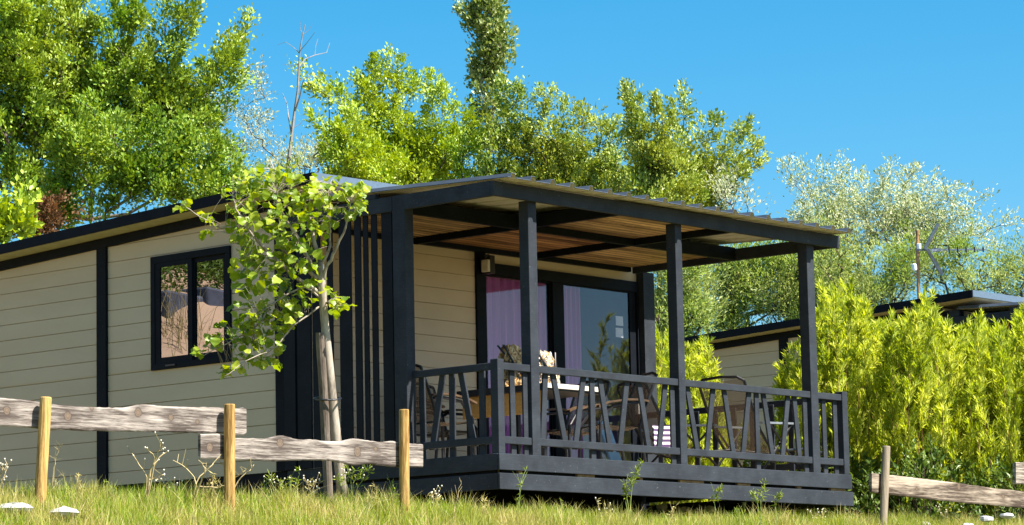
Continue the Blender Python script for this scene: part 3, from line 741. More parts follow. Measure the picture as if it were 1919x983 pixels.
tree('broadleaf_tree', 'narrow tree with a bare tipped leader above the middle of the terrace roof', 'tree', 61, 1240,
     [(1235, 390, 1180, 166, 20), (1240, 390, 1196, 184, 30), (1245, 390, 1231, 196, 30), (1255, 390, 1257, 212, 28), (1210, 390, 1203, 285, 40), (1270, 395, 1274, 285, 36), (1240, 370, 50, 26)],
     L7, BK, 18, 85, .11, .34, .066, .037, fill=1.8, group=grp, up=.6)
tree('broadleaf_tree', 'open crowned tree with drooping right limb left of the pale tree', 'tree', 62, 1310,
     [(1300, 330, 1286, 180, 18), (1305, 330, 1395, 243, 18), (1318, 345, 1416, 268, 16), (1328, 355, 1412, 302, 16), (1303, 310, 1336, 242, 17), (1310, 385, 1352, 300, 34), (1282, 392, 1296, 300, 34), (1345, 390, 1385, 335, 26)],
     L7, BK, 18, 80, .11, .33, .066, .037, fill=1.35, group=grp)
tree('pale_shrub', 'whitish bush at the foot of the open crowned tree', 'shrub', 60, 1370,
     [(1370, 370, 35, 25), (1385, 400, 25, 22)], L2, BKT, 13, 26, .13, .35, .065, .03, group=grp, trunks=3)
tree('pale_tree', 'pale silvery tree with many thin stems right of the terrace roof', 'tree', 63, 1620,
     [(1510, 440, 1474, 318, 26), (1520, 430, 1500, 312, 24), (1560, 440, 1545, 310, 34), (1580, 440, 1580, 308, 34), (1610, 430, 1622, 318, 34), (1640, 430, 1655, 325, 34), (1670, 440, 1716, 315, 38), (1690, 440, 1750, 335, 34), (1710, 440, 1785, 362, 34), (1720, 450, 1825, 385, 32), (1740, 460, 1878, 432, 24), (1740, 470, 1862, 465, 22), (1600, 470, 70, 36), (1530, 450, 40, 36), (1740, 460, 50, 30)],
     leaf_mat('pale grey green leaf', [(.20, .28, .06), (.44, .49, .24), (.74, .76, .60)], .4, .4, .4), BKT, 14, 30, .12, .32, .062, .024, fill=1.5, group=grp, trunks=9, top=.8, tipr=.0055)
tree('feathery_shrub', 'yellow green feathery bush behind the aerial at the right', 'shrub', 58, 1790,
     [(1780, 490, 50, 28), (1870, 510, 55, 32), (1820, 530, 70, 30), (1690, 500, 45, 40), (1925, 520, 40, 40), (1735, 470, 30, 24), (1620, 530, 60, 40), (1545, 480, 30, 40), (1600, 565, 70, 30), (1665, 545, 50, 32), (1720, 525, 55, 34), (1570, 530, 40, 40)],
     L11, BKT, 13, 40, .15, .35, .065, .02, fill=1.6, group=grp, trunks=5)
for lab, bx, bl in (('pale green feathery bush seen through the terrace beside the door post', 1270, [(1245, 560, 35, 60), (1290, 540, 45, 40), (1260, 620, 50, 50), (1300, 600, 40, 40), (1235, 680, 40, 40), (1260, 500, 35, 25)]),
                    ('pale green feathery bush under the right end of the terrace roof', 1400, [(1350, 520, 45, 45), (1400, 500, 50, 45), (1440, 540, 50, 50), (1370, 590, 60, 40), (1460, 490, 40, 40)]),
                    ('pale green feathery bush just left of the right corner post', 1520, [(1480, 540, 40, 60), (1530, 510, 35, 55), (1490, 600, 60, 40), (1555, 570, 40, 50)])):
    tree('feathery_shrub', lab, 'shrub', 57 + (bx % 3), bx, bl, L11, BKT, 12.5, 50, .15, .36, .07, .022, group=grp, trunks=5, fill=2.2)

# bare dead tree
sk_mat = simple('dry grey branch', (.22, .19, .17), (.38, .35, .32), 9, .9, .1)
bt = at(535, 800, dist=60); bt[2] = float(ground(bt[0], bt[1]))
root = thing('bare_tree', bt, 'thin leafless dead tree standing against the sky', 'tree')
b = MB()
def px_tube(b, pts, r0, r1, dist, n=5, dz=None):
    Q = [at(x, y, dist=dist + (0 if dz is None else dz * i)) for i, (x, y) in enumerate(pts)]
    b.tube(Q, [r0 + (r1 - r0) * i / (len(Q) - 1) for i in range(len(Q))], n)
b.tube([bt, at(537, 330, dist=60)], [.07, .055], 6)
for pts, r0, r1, dz in (([(537, 330), (546, 260), (552, 210), (558, 170), (560, 130), (562, 95), (567, 65), (572, 45)], .05, .008, 0),
                        ([(546, 250), (540, 215), (538, 195), (530, 175)], .025, .006, .1), ([(552, 210), (562, 180), (567, 155), (572, 145)], .025, .006, -.1),
                        ([(560, 125), (572, 110), (590, 103), (612, 98), (618, 80)], .018, .004, .12), ([(562, 95), (575, 80), (590, 60)], .012, .004, -.1),
                        ([(562, 100), (550, 88), (535, 78), (520, 84)], .012, .003, .1), ([(567, 65), (562, 50), (564, 38)], .010, .003, 0), ([(558, 150), (580, 145), (605, 142)], .008, .003, .05),
                        ([(567, 65), (580, 55), (585, 44)], .008, .003, 0), ([(560, 120), (545, 122), (530, 120)], .008, .003, .1), ([(590, 103), (592, 85), (596, 72)], .007, .003, .1), ([(548, 240), (562, 232), (570, 222)], .012, .004, 0)):
    px_tube(b, pts, r0 * .7, r1 * .8, 60, 5, dz)
b.build('branches', sk_mat, root)

# low growth at the left, behind the cottage
tree('bright_shrub', 'bright leafy bush at the far left above the roof edge', 'shrub', 49, 15, [(15, 425, 35, 22), (40, 410, 22, 16), (-20, 420, 30, 30), (20, 450, 50, 20)], L4, BK, 12, 22, .12, .3, .11, .08)
tree('dead_shrub', 'rust brown dead bush beside the bright leafy bush', 'shrub', 50, 75, [(78, 420, 16, 20), (60, 440, 22, 14), (95, 405, 10, 10)], LR, BKR, 11, 34, .11, .3, .06, .035)

# willow hedge on the right and the bushes below it
hg = 'yellow green willow bushes right of the veranda'
shrub('willow_bush', 'yellow green willow bush tucked behind the right of the door', 'shrub', 43.5, 1235, 1345, [(1215, 650), (1235, 620), (1260, 660), (1300, 640), (1330, 650), (1350, 740)], LW, BKR, 60, 800, group=hg, ll=.10, lw=.0085, spreadz=.4, swirl=.6, tw_n=11, tw_l=.62)
for lab, d_, x0, x1, tp, n_ in (('tall willow bush touching the right corner post', 43.5, 1505, 1625, [(1500, 690), (1520, 600), (1545, 560), (1580, 520), (1625, 600)], 110),
                                ('bushy willow in front of the farther cottage roof edge', 44.0, 1590, 1700, [(1570, 600), (1612, 560), (1650, 640), (1720, 640)], 85),
                                ('willow bush with a tall spire below the aerial', 43.0, 1670, 1775, [(1655, 620), (1700, 605), (1742, 556), (1760, 600), (1795, 640)], 85),
                                ('airy willow bush with single shoots in front of the dark veranda', 44.0, 1750, 1850, [(1730, 640), (1790, 640), (1830, 600), (1870, 635)], 66),
                                ('willow bush cut by the right edge of the photo', 43.2, 1835, 1985, [(1815, 650), (1870, 610), (1890, 640), (1915, 590), (1960, 630), (2000, 610)], 100)):
    shrub('willow_bush', lab, 'shrub', d_, x0 - 22, x1 + 22, tp, LW, BKR, int(n_ * 1.15), 820, group=hg, ll=.10, lw=.0085, spreadz=.75, swirl=.6, ang=.55, tw_n=11, tw_l=.62)
shrub('willow_bush', 'low willow sprays in front of the farther cottage wall, left of the corner post', 'shrub', 43.5, 1440, 1515, [(1435, 800), (1460, 700), (1490, 650), (1515, 680)], LW, BKR, 22, 700, group=hg, ll=.10, lw=.0085, spreadz=.3, swirl=.6, tw_n=11, tw_l=.62)
for lab, d_, x0, x1, tp in (('dark glossy bush at the right end of the deck', 41.8, 1570, 1670, [(1565, 890), (1600, 850), (1640, 875), (1670, 900)]),
                            ('dark glossy bush behind the right fence rail', 41.5, 1660, 1790, [(1655, 900), (1700, 850), (1750, 830), (1790, 880)]),
                            ('dark glossy bush below the right end of the willow hedge', 41.6, 1780, 1960, [(1775, 880), (1830, 870), (1900, 890), (1960, 880)])):
    shrub('glossy_bush', lab, 'shrub', d_, x0, x1, tp, LG, BKT, 70, 130, group='dark bushes under the willows', ll=.08, lw=.035, spreadz=.35, ang=.9)
shrub('green_bush', 'low green growth seen below the railing behind the deck', 'shrub', 45.5, 1290, 1560, [(1285, 850), (1350, 800), (1430, 830), (1500, 770), (1560, 820)], leaf_mat('mid green leaf', [(.07, .12, .012), (.12, .17, .015), (.17, .2, .03)], .4, .4, .4), BKR, 110, 90, ll=.10, lw=.03, spreadz=.5, ang=.9)
# ------------------------------------------------------------------ young tree with its stake
TD = 31.0
def tw(px, py, dz=0.0): return at(px, py, dist=TD + dz)
yb = tw(641, 915); yb[2] = float(ground(yb[0], yb[1]))
yt = thing('young_tree', yb, 'young leafy tree with pale trunk tied to a stake in front of the cottage', 'tree')
b = MB()
trunk = [(641, 935), (639, 900), (632, 840), (626, 780), (620, 720), (614, 660), (609, 610), (605, 560), (602, 520), (600, 490)]
b.tube([tw(x, y) for x, y in trunk], [.056, .054, .052, .050, .048, .046, .043, .041, .042, .034], 12)
BR = [([(600, 549), (573, 533), (538, 505), (498, 467), (465, 430), (443, 392), (437, 372)], .026, .005, -.06),
      ([(600, 525), (560, 490), (530, 467), (507, 435), (495, 416), (480, 395)], .024, .006, .05),
      ([(600, 505), (580, 485), (568, 462), (545, 425), (521, 388), (518, 360)], .024, .005, -.05),
      ([(601, 495), (587, 448), (580, 406), (568, 369), (548, 355), (521, 331), (507, 300)], .024, .004, .06),
      ([(602, 500), (618, 467), (619, 430), (619, 397), (618, 345)], .016, .004, -.04),
      ([(604, 530), (612, 500), (624, 476), (643, 439), (652, 410), (657, 380)], .022, .005, -.05),
      ([(465, 430), (440, 425), (409, 425), (367, 400), (339, 383)], .010, .004, -.03),
      ([(497, 467), (480, 475), (465, 462), (440, 440)], .009, .004, .05),
      ([(606, 560), (568, 536), (530, 556), (502, 575), (478, 590)], .012, .004, -.08),
      ([(506, 575), (484, 610), (460, 627), (430, 640), (400, 655), (372, 672)], .009, .003, -.06),
      ([(604, 570), (580, 590), (555, 605), (525, 640), (498, 662), (465, 672), (440, 690), (420, 705)], .010, .003, -.08),
      ([(580, 590), (560, 600), (540, 612)], .006, .003, .1), ([(608, 565), (622, 568), (640, 572)], .007, .004, -.1)]
bpts = []
for pts, r0, r1, dz in BR:
    n = 14; P0 = np.array([tw(x, y, dz * i) for i, (x, y) in enumerate(pts)]); tt = np.linspace(0, len(pts) - 1, n)
    Q = np.stack([np.interp(tt, range(len(pts)), P0[:, k]) for k in range(3)], 1)
    Q[1:-1] += RNG.normal(0, .006, (n - 2, 3))
    b.tube(list(Q), list(np.linspace(r0, r1, n)), 7); bpts += list(Q[2:])
bpts = np.array(bpts)
CL = [(480, 345, 45, 22, 24), (530, 335, 40, 16, 16), (560, 355, 40, 22, 18), (610, 360, 32, 20, 14), (662, 385, 22, 26, 20), (650, 362, 22, 12, 8), (590, 400, 40, 32, 26), (500, 385, 38, 30, 26),
      (455, 378, 16, 22, 8), (450, 430, 22, 26, 12), (490, 450, 42, 36, 30), (550, 430, 38, 38, 28), (600, 430, 22, 28, 8), (560, 490, 36, 30, 22), (500, 505, 42, 26, 20), (455, 495, 18, 28, 10),
      (475, 540, 36, 16, 12), (540, 545, 36, 20, 14), (590, 530, 16, 12, 5), (636, 575, 18, 16, 13), (614, 545, 8, 8, 3), (342, 386, 9, 7, 3), (392, 412, 13, 7, 4), (386, 440, 11, 5, 3), (430, 458, 5, 9, 1),
      (430, 372, 8, 10, 3), (440, 400, 10, 10, 4), (470, 590, 32, 16, 15), (522, 580, 28, 16, 13), (545, 600, 20, 12, 8), (490, 618, 36, 14, 14), (430, 615, 17, 9, 6), (402, 638, 17, 10, 8), (375, 662, 8, 8, 4),
      (460, 645, 28, 10, 9), (500, 650, 28, 12, 11), (540, 615, 12, 8, 4), (478, 675, 26, 9, 9), (440, 692, 20, 8, 7), (424, 702, 7, 6, 3), (505, 684, 16, 8, 5), (670, 365, 14, 10, 6), (560, 575, 25, 14, 9)]
LP, LD, LN, LS = [], [], [], []
for cx, cy, rx, ry, n in CL:
    for _ in range(int(n * 2.3)):
        a, r = RNG.uniform(0, 2 * math.pi), RNG.random() ** .42 * 1.08
        q = tw(cx + rx * r * math.cos(a), cy + ry * r * math.sin(a) - 6, RNG.normal(0, .22))
        d = np.linalg.norm(bpts - q, axis=1); i = int(np.argmin(d)); p0 = bpts[i]
        if d[i] > .5: q = p0 + (q - p0) * .5 / d[i] * RNG.uniform(.8, 1.1) if RNG.random() < .3 else q
        b.tube([p0, (p0 + q) / 2 + np.array([0, 0, .02]), q], [.002, .0014, .001], 3, False)
        dr = unit((q - p0) * .5 + RNG.normal(0, .5, 3) + np.array([0, 0, -.25])); 
        LP.append(q); LD.append(dr); LN.append(unit(RNG.normal(0, .5, 3) + np.array([0, 0, .7]) - .2 * FWD + .65 * SUN)); LS.append(RNG.uniform(.060, .112))
trk = b.build('trunk', wood_mat('pale smooth bark', (.15, .12, .09), (.42, .36, .29), (1.6, 1.6, .25), 1.5, .8, bmp=.9, stops=(.40, .46, .53)), yt, smooth=True)
prof = [(0, .0), (.07, .26), (.22, .47), (.36, .50), (.46, .44), (.58, .49), (.72, .36), (.82, .25), (.90, .16), (1, 0)]
V, Fs = [], []
for p, d, n, L in zip(LP, LD, LN, LS):
    s_ = unit(np.cross(d, n)); n = np.cross(s_, d); fo = RNG.uniform(.05, .35); cv = RNG.uniform(.05, .35); asy = RNG.uniform(.85, 1.1); b0 = len(V); wv = RNG.uniform(0, 6)
    for x, hw in prof:
        c = p + d * L * x - n * L * cv * x * x
        for sg, k in ((-1, 1.0), (0, 0), (1, asy)):
            V.append(c + s_ * sg * hw * L * .98 * k + n * abs(sg) * hw * L * (fo + .18 * math.sin(wv + x * 11)))
    for i in range(len(prof) - 1):
        o = b0 + 3 * i
        Fs += [o, o + 1, o + 4, o + 3, o + 1, o + 2, o + 5, o + 4]
me = raw_mesh('crown', np.array(V) - ORIGIN[yt], Fs, np.full(len(Fs) // 4, 4), True)
link_mesh('crown', me, LY, yt)
st0 = tw(615, 915, -.09); st0[2] = float(ground(st0[0], st0[1]))
stk = thing('tree_stake', st0, 'weathered round stake strapped to the trunk of the young tree', 'stake')
b = MB(); b.tube([tw(616, 935, -.09), tw(612, 850, -.09), tw(606, 730, -.09), tw(600, 640, -.10), tw(599.5, 623, -.1)], [.047, .046, .045, .044, .041], 12)
b.build('pole', wood_mat('weathered stake', (.07, .052, .04), (.24, .195, .155), (2, 2, .2), 1.5, .85), stk, smooth=False)
b = MB()
ring = [tw(614 + 25 * math.cos(t), 746 + 3 * math.sin(t), -.02 + .13 * -math.sin(t)) for t in np.linspace(0, 2 * math.pi, 17)]
b.tube(ring, .010, 5, False); b.build('strap', M['black_pl'], stk)

# ------------------------------------------------------------------ rail fences
FW = -2.4                                     # the fence runs along the veranda front, 2.4 m before it
ANG = 0.0; RM = np.eye(3)
def framed(name, V, Fs, mat, label, cat, group=None, smooth=False, parent=None):
    """a mesh whose own x axis runs along the fence"""
    V = np.array(V); org = np.array([V[:, 0].mean(), V[:, 1].mean(), V[:, 2].min()])
    me = bpy.data.meshes.new(name); me.from_pydata([tuple(p) for p in (V - org) @ RM], [], Fs); me.update()
    if smooth: me.polygons.foreach_set("use_smooth", [True] * len(me.polygons))
    o = link_mesh(name, me, mat, None, org); o.rotation_euler = (0, 0, ANG)
    return tag(o, label, cat, group), org
def knot_local(px, py, w, org, r): p = (at(px, py, w=w) - org) @ RM; return (p[0], p[1], p[2], r)
def plank(label, top, bot, dist, th, knots, dark, light, group, skew=0):
    x0, x1 = top[0][0], top[-1][0]; n = 90
    V, Fs = [], []
    xs = np.linspace(x0, x1, n); ty = np.interp(xs, *zip(*top)); by = np.interp(xs, *zip(*bot))
    k = np.ones(5) / 5
    ty[2:-2] = np.convolve(ty, k, 'valid'); by[2:-2] = np.convolve(by, k, 'valid')
    ty += RNG.normal(0, .25, n); by += RNG.normal(0, .35, n)
    for i in range(n):
        dd = dist + skew * (xs[i] - x0) / (x1 - x0)
        for (yy, o, s_) in ((ty[i], .006, 1.2), (ty[i], 0, 2.4), (by[i], 0, -2.4), (by[i], .006, -1.2), (by[i], th, 0), (ty[i], th, 0)):
            p = at(xs[i], yy + (s_ if o == 0 else 0), w=dd); V.append(p + np.array([0, o, 0]))
    for i in range(n - 1):
        for j in range(6):
            a, c = i * 6 + j, i * 6 + (j + 1) % 6; Fs.append((a, c, c + 6, a + 6))
    Fs.append(tuple(range(5, -1, -1))); Fs.append(tuple((n - 1) * 6 + j for j in range(6)))
    Vn = np.array(V); org = np.array([Vn[:, 0].mean(), Vn[:, 1].mean(), Vn[:, 2].min()])
    kn = [knot_local(a, c, dist, org, r) for a, c, r in knots]
    mat = wood_mat('weathered rail ' + label[:12], dark, light, (.13, 1.2, 2.6), 2.2, .85, [(a_, b_, c_, r_ * 1.7) for a_, b_, c_, r_ in kn], (.30, .215, .15), (.04, .026, .02), .7, (.44, .50, .565), 1.1)
    return framed('fence_rail', V, Fs, mat, label, 'fence rail', group)[0]
def post(label, topxy, basexy, dist, r, mat, group):
    a = at(*topxy, w=dist); c = at(*basexy, w=dist); d = (c - a) / np.linalg.norm(c - a); c = c + d * .35
    b = MB(); n = 16
    pts = [a, a + d * .008, a + (c - a) * .3, a + (c - a) * .65, c]; b.tube(pts, [r * .90, r, r * 1.02, r * 1.0, r * 1.06], n)
    b.f = [f for f in b.f]
    return tag(b.build('fence_post', mat, None, base=c), label, 'fence post', group)
FD = FW
gr_, gp = 'weathered rails of the left fence', 'round posts of the left fence'
PM = wood_mat('treated pine post', (.17, .085, .02), (.52, .34, .115), (2.2, 2.2, .12), 2.4, .75, bmp=1.0, stops=(.41, .47, .53))
plank('upper weathered rail running out of the left edge of the photo', [(-70, 741), (0, 745), (60, 750), (100, 757), (160, 762), (240, 764), (256, 757), (275, 757), (305, 761), (420, 763), (438, 767), (452, 761), (462, 766)],
      [(-70, 794), (0, 797), (60, 801), (100, 804), (160, 807), (240, 808), (420, 811), (438, 815), (452, 817), (462, 812)], FD + .092, .034,
      [(259, 772, .055), (320, 782, .04), (127, 779, .055), (370, 790, .03), (13, 769, .05), (172, 765, .03)], (.065, .05, .042), (.47, .41, .36), gr_)
plank('lower wavy edged rail between the middle and right posts of the left fence', [(376, 813), (414, 812), (430, 820), (480, 821), (505, 822), (520, 814), (538, 817), (560, 824), (590, 822), (600, 826), (640, 827), (662, 820), (690, 825), (722, 829), (735, 823), (745, 829), (793, 832)],
      [(376, 859), (414, 860), (470, 862), (520, 864), (560, 862), (620, 862), (650, 868), (665, 873), (690, 868), (740, 875), (793, 875)], FD + .053, .034,
      [(393, 838, .05), (525, 830, .055), (670, 846, .06), (704, 841, .03)], (.065, .05, .042), (.47, .41, .36), gr_)
post('leaning round yellow post, leftmost of the left fence', (86, 744), (76, 920), FD, .0495, PM, gp)
post('round yellow post where the upper and lower rails meet', (430, 757), (430, 938), FD, .050, PM, gp)
post('round yellow post in front of the veranda at the right end of the left fence', (757, 767), (758, 956), FD, .0475, PM, gp)
PM2 = wood_mat('grey post', (.16, .12, .085), (.34, .28, .20), (2.2, 2.2, .16), 1.8, .8)
g2 = 'weathered rails of the right fence'
plank('long grey rail of the right fence sloping down to the right edge', [(1634, 886), (1700, 893), (1800, 905), (1860, 914), (1960, 925), (2030, 934)], [(1634, 922), (1700, 930), (1800, 941), (1860, 946), (1960, 955), (2030, 964)], FD + .05, .045,
      [(1718, 916, .03), (1797, 912, .05), (1880, 930, .04)], (.06, .042, .03), (.40, .325, .25), g2)
plank('short end of an upper rail at the right edge of the photo', [(1904, 866), (1960, 868), (2040, 872)], [(1904, 906), (1960, 908), (2040, 914)], FD + .05, .045, [(1960, 890, .03)], (.10, .08, .06), (.55, .48, .40), g2)
tag(post('slim grey post standing alone at the right of the deck', (1661, 836), (1655, 992), FD, .046, PM2, None), 'slim grey post standing alone at the right of the deck', 'fence post')

# ------------------------------------------------------------------ on the veranda: table, chairs, loungers, bags
def placed(root_name, loc, rz, label, cat, group, parts, s=1.12):
    root = thing(root_name, loc, label, cat, group)
    c_, s_ = math.cos(rz), math.sin(rz)
    for name, mb, mat in parts:
        mb.v = [(loc[0] + s * (x * c_ - y * s_), loc[1] + s * (x * s_ + y * c_), loc[2] + s * z) for x, y, z in mb.v]
        mb.build(name, mat, root)
    return root
BLK = simple('black powder coated frame', (.010, .010, .012), (.018, .018, .02), 20, .4)
TAN = simple('ochre woven panel', (.36, .20, .055), (.52, .31, .10), 40, .8, .1, bmp=.4)
MESH, mt, mo = new_mat('brown sling mesh')
p_ = N(mt, "ShaderNodeBsdfPrincipled"); p_.inputs['Base Color'].default_value = (.16, .12, .09, 1); p_.inputs['Roughness'].default_value = .8
tb = N(mt, "ShaderNodeBsdfTransparent"); tb.inputs[0].default_value = (.9, .85, .78, 1); mx_ = N(mt, "ShaderNodeMixShader"); mx_.inputs[0].default_value = .42
mt.links.new(p_.outputs[0], mx_.inputs[1]); mt.links.new(tb.outputs[0], mx_.inputs[2]); mt.links.new(mx_.outputs[0], mo.inputs[0])
GREYM = simple('grey aluminium', (.30, .32, .35), (.38, .40, .43), 20, .35, .5, .6)
BRN = simple('brown armrest', (.05, .028, .014), (.12, .07, .035), 12, .5)
PALE = simple('pale table edge', (.50, .47, .42), (.62, .58, .52), 12, .6)
# table 1.05 x 1.45 m
tx0, tx1, ty0, ty1, tz = 1.36, 2.42, .52, 1.85, .885
tbl = thing('garden_table', (1.9, 1.2, 0), 'black table with an ochre side panel and a pale sunlit front edge behind the railing', 'table')
b = MB(); b.box(tx0, tx1, ty0 + .02, ty1, tz - .075, tz); b.build('tabletop', BLK, tbl, bevel=.006)
b = MB(); b.box(tx0, tx1, ty0, ty0 + .018, tz - .05, tz + .004); b.build('front_edge', PALE, tbl)
b = MB(); b.box(tx0 + .05, tx0 + .07, ty0 + .08, ty1 - .05, tz - .33, tz - .078); b.build('side_panel', TAN, tbl)
for x in (tx0 + .09, tx1 - .12):
    for y in (ty0 + .08, ty1 - .12):
        b = MB(); b.box(x, x + .05, y, y + .05, 0, tz - .077); b.build('leg', BLK, tbl)
def arm_chair(loc, rz, label, group='black chairs around the table'):
    f = []
    b = MB(); b.tube([(-.25, -.27, 0), (-.24, -.25, .45), (-.24, -.1, .62), (-.25, .22, .66), (-.25, .27, .64)], .016, 8); b.tube([(-.25, .26, 0), (-.24, .20, .40), (-.24, .30, .66), (-.23, .42, .95)], .016, 8)
    b.tube([(.25, -.27, 0), (.24, -.25, .45), (.24, -.1, .62), (.25, .22, .66), (.25, .27, .64)], .016, 8); b.tube([(.25, .26, 0), (.24, .20, .40), (.24, .30, .66), (.23, .42, .95)], .016, 8)
    b.tube([(-.23, .42, .95), (-.1, .44, .985), (.1, .44, .985), (.23, .42, .95)], .016, 8); b.tube([(-.24, .2, .41), (.24, .2, .41)], .012, 6); b.tube([(-.24, -.25, .42), (.24, -.25, .42)], .012, 6)
    f.append(('frame', b, BLK))
    for sgn in (-1, 1):
        a = MB(); P = []
        for i, (y, z) in enumerate(((-.28, .60), (-.15, .645), (.05, .675), (.2, .675), (.3, .66))): P.append([(sgn * .25 - .032, y, z), (sgn * .25 + .032, y, z), (sgn * .25 + .032, y, z + .02), (sgn * .25 - .032, y, z + .02), (sgn * .25 - .032, y, z)])
        a.grid(P); f.append(('armrest', a, BRN))
    b = MB(); b.grid([[(-.23, y, z), (0, y, z - .02), (.23, y, z)] for y, z in ((-.25, .43), (-.05, .41), (.2, .40))]); f.append(('seat', b, MESH))
    b = MB(); b.grid([[(-.22, y, z), (0, y + .03, z), (.22, y, z)] for y, z in ((.21, .42), (.27, .6), (.34, .78), (.41, .95))]); f.append(('backrest', b, MESH))
    return placed('garden_chair', loc, rz, label, 'chair', group, f)
arm_chair((.72, 1.55, 0), 1.45, 'black chair with curved arms behind the left railing')
arm_chair((1.9, 2.55, 0), -.1, 'black chair at the back of the table, nearest the house wall')
arm_chair((2.85, .75, 0), -2.0, 'black chair with tan armrest right of the table, close to the front railing')
arm_chair((3.0, 1.55, 0), -1.6, 'black chair on the right of the table, nearest the sliding door')
def lounger(loc, rz, label):
    f = []; b = MB()
    for sg in (-1, 1):
        y = sg * .31
        b.tube([(-.52, y, 1.04), (-.40, y, .80), (-.24, y, .50), (-.08, y, .34), (.10, y, .29), (.55, y, .33), (1.05, y, .30)], .017, 8)
    b.tube([(-.52, -.31, 1.04), (-.55, -.24, 1.085), (-.56, 0, 1.10), (-.55, .24, 1.085), (-.52, .31, 1.04)], .017, 8)
    b.tube([(1.05, -.31, .30), (1.07, 0, .30), (1.05, .31, .30)], .017, 8)
    f.append(('frame', b, BLK))
    for sg in (-1, 1):
        y = sg * .34
        b = MB(); b.tube([(-.32, y, 0), (.30, y, .58), (.34, y, .60)], .014, 6); f.append(('cross_leg', b, BLK))
        b = MB(); b.tube([(.50, y + .03 * sg, 0), (-.12, y + .03 * sg, .56), (-.14, y + .03 * sg, .57)], .014, 6); f.append(('cross_leg', b, BLK))
    for sg in (-1, 1):
        a = MB(); y = sg * .35; a.bar((-.28, y, .585), (.36, y, .605), .05, .022); f.append(('armrest', a, GREYM))
    b = MB(); b.grid([[(x, -.30, z), (x - .02, -.1, z - .015), (x - .02, .1, z - .015), (x, .30, z)] for x, z in ((-.54, 1.07), (-.40, .80), (-.24, .50), (-.08, .34), (.10, .29), (.55, .33), (1.03, .30))]); f.append(('sling', b, MESH))
    return placed('sun_lounger', loc, rz, label, 'lounger', 'reclining loungers on the veranda', f)
p = at(1390, 715, z=1.16)
lounger((p[0] + .52, p[1] + .28, 0), 0.02, 'reclined lounger with a sunlit top rail right of the middle post')
p = at(1225, 728, z=1.12)
lounger((p[0] + .55, p[1] + .15, 0), -.35, 'reclined lounger left of the middle post with a striped cloth under it')
tw_m, t, out = new_mat('striped cloth'); v = coords(t)
wv = N(t, "ShaderNodeTexWave"); wv.inputs['Scale'].default_value = 5.0; wv.bands_direction = 'Z'; t.links.new(v, wv.inputs[0])
principled(t, out, ramp(t, wv.outputs['Fac'], [(.45, (.72, .70, .70)), (.55, (.10, .06, .14))]), .8, .1)
p = at(1249, 822, w=1.0); b = MB()
P = [[(p[0] - .24 + .5 * j / 8, p[1] + .05 * math.sin(j), p[2] + .16 - .34 * i / 6) for j in range(9)] for i in range(7)]
b.grid(P); b.grid([[(x, y + .02, z) for x, y, z in row] for row in P[::-1]])
tag(b.build('striped_cloth', tw_m, None), 'purple and white striped cloth behind the middle post of the railing', 'cloth')
# shiny bags on the table
foil, t, out = new_mat('crumpled gold foil'); n = noise(t, coords(t), 16, 4, .6, .8)
principled(t, out, ramp(t, n, [(.38, (.05, .025, .01)), (.5, (.42, .22, .05)), (.62, (.72, .52, .25)), (.75, (.85, .82, .8))]), .22, .8, .35, bump(t, n, 1.0, .03))
foil2, t, out = new_mat('crumpled white foil'); n = noise(t, coords(t), 16, 4, .6, .8)
principled(t, out, ramp(t, n, [(.40, (.05, .04, .05)), (.47, (.45, .26, .06)), (.56, (.50, .42, .34)), (.8, (.70, .69, .68))]), .28, .8, .2, bump(t, n, 1.0, .03))
def bag(cx, cy, z, wd, dp, ht, mat, label):
    root = thing('shiny_bag', (cx, cy, z), label, 'bag', 'shiny bags on the table')
    b = MB(); P = []
    for i in range(13):
        t = i / 12; row = []
        for j in range(25):
            a = 2 * math.pi * j / 24; k = (1 + .12 * math.sin(3 * t + 1)) * (1 - .42 * t * t) + .07 * math.sin(j * 2.3 + i * 1.1)
            row.append((cx + wd / 2 * k * np.sign(math.cos(a)) * abs(math.cos(a)) ** .6, cy + dp / 2 * k * np.sign(math.sin(a)) * abs(math.sin(a)) ** .6, z + ht * t + (.012 * math.sin(j * 1.9) if i == 12 else 0)))
        row[-1] = row[0]; P.append(row)
    b.grid(P); b.build('body', mat, root)
    b = MB()
    for sg in (-1, 1):
        b.tube([(cx - wd * .45, cy - dp * .2 * sg, z + ht * .98), (cx - wd * .2, cy - dp * .62, z + ht * .45), (cx, cy - dp * .68, z + ht * .3), (cx + wd * .2, cy - dp * .62, z + ht * .45), (cx + wd * .45, cy - dp * .2 * sg, z + ht * .98)], .012, 6)
    b.build('strap', BLK, root)
q = at(958, 668, w=1.3); bag(q[0], 1.3, tz + .002, .40, .24, q[2] + .13 - tz, foil, 'gold brown shiny bag with a black strap left of the front post')
q = at(1018, 690, w=.72); bag(q[0], .72, tz + .002, .36, .22, q[2] + .22 - tz - .03, foil2, 'sunlit white and gold shiny bag right of the front post')
# pale blue folded chair and boards leaning behind the railing
b = MB(); q = at(1160, 800, w=2.6); b.hexa([(q[0] - .1, 2.55, .02), (q[0] + .12, 2.55, .02), (q[0] + .12, 2.6, .02), (q[0] - .1, 2.6, .02), (q[0] - .12, 2.85, .8), (q[0] + .1, 2.85, .8), (q[0] + .1, 2.9, .8), (q[0] - .12, 2.9, .8)])
tag(b.build('cool_box_lid', simple('pale blue plastic', (.20, .34, .46), None, 5, .4), None, bevel=.01), 'pale blue plastic panel leaning near the sliding door', 'panel')
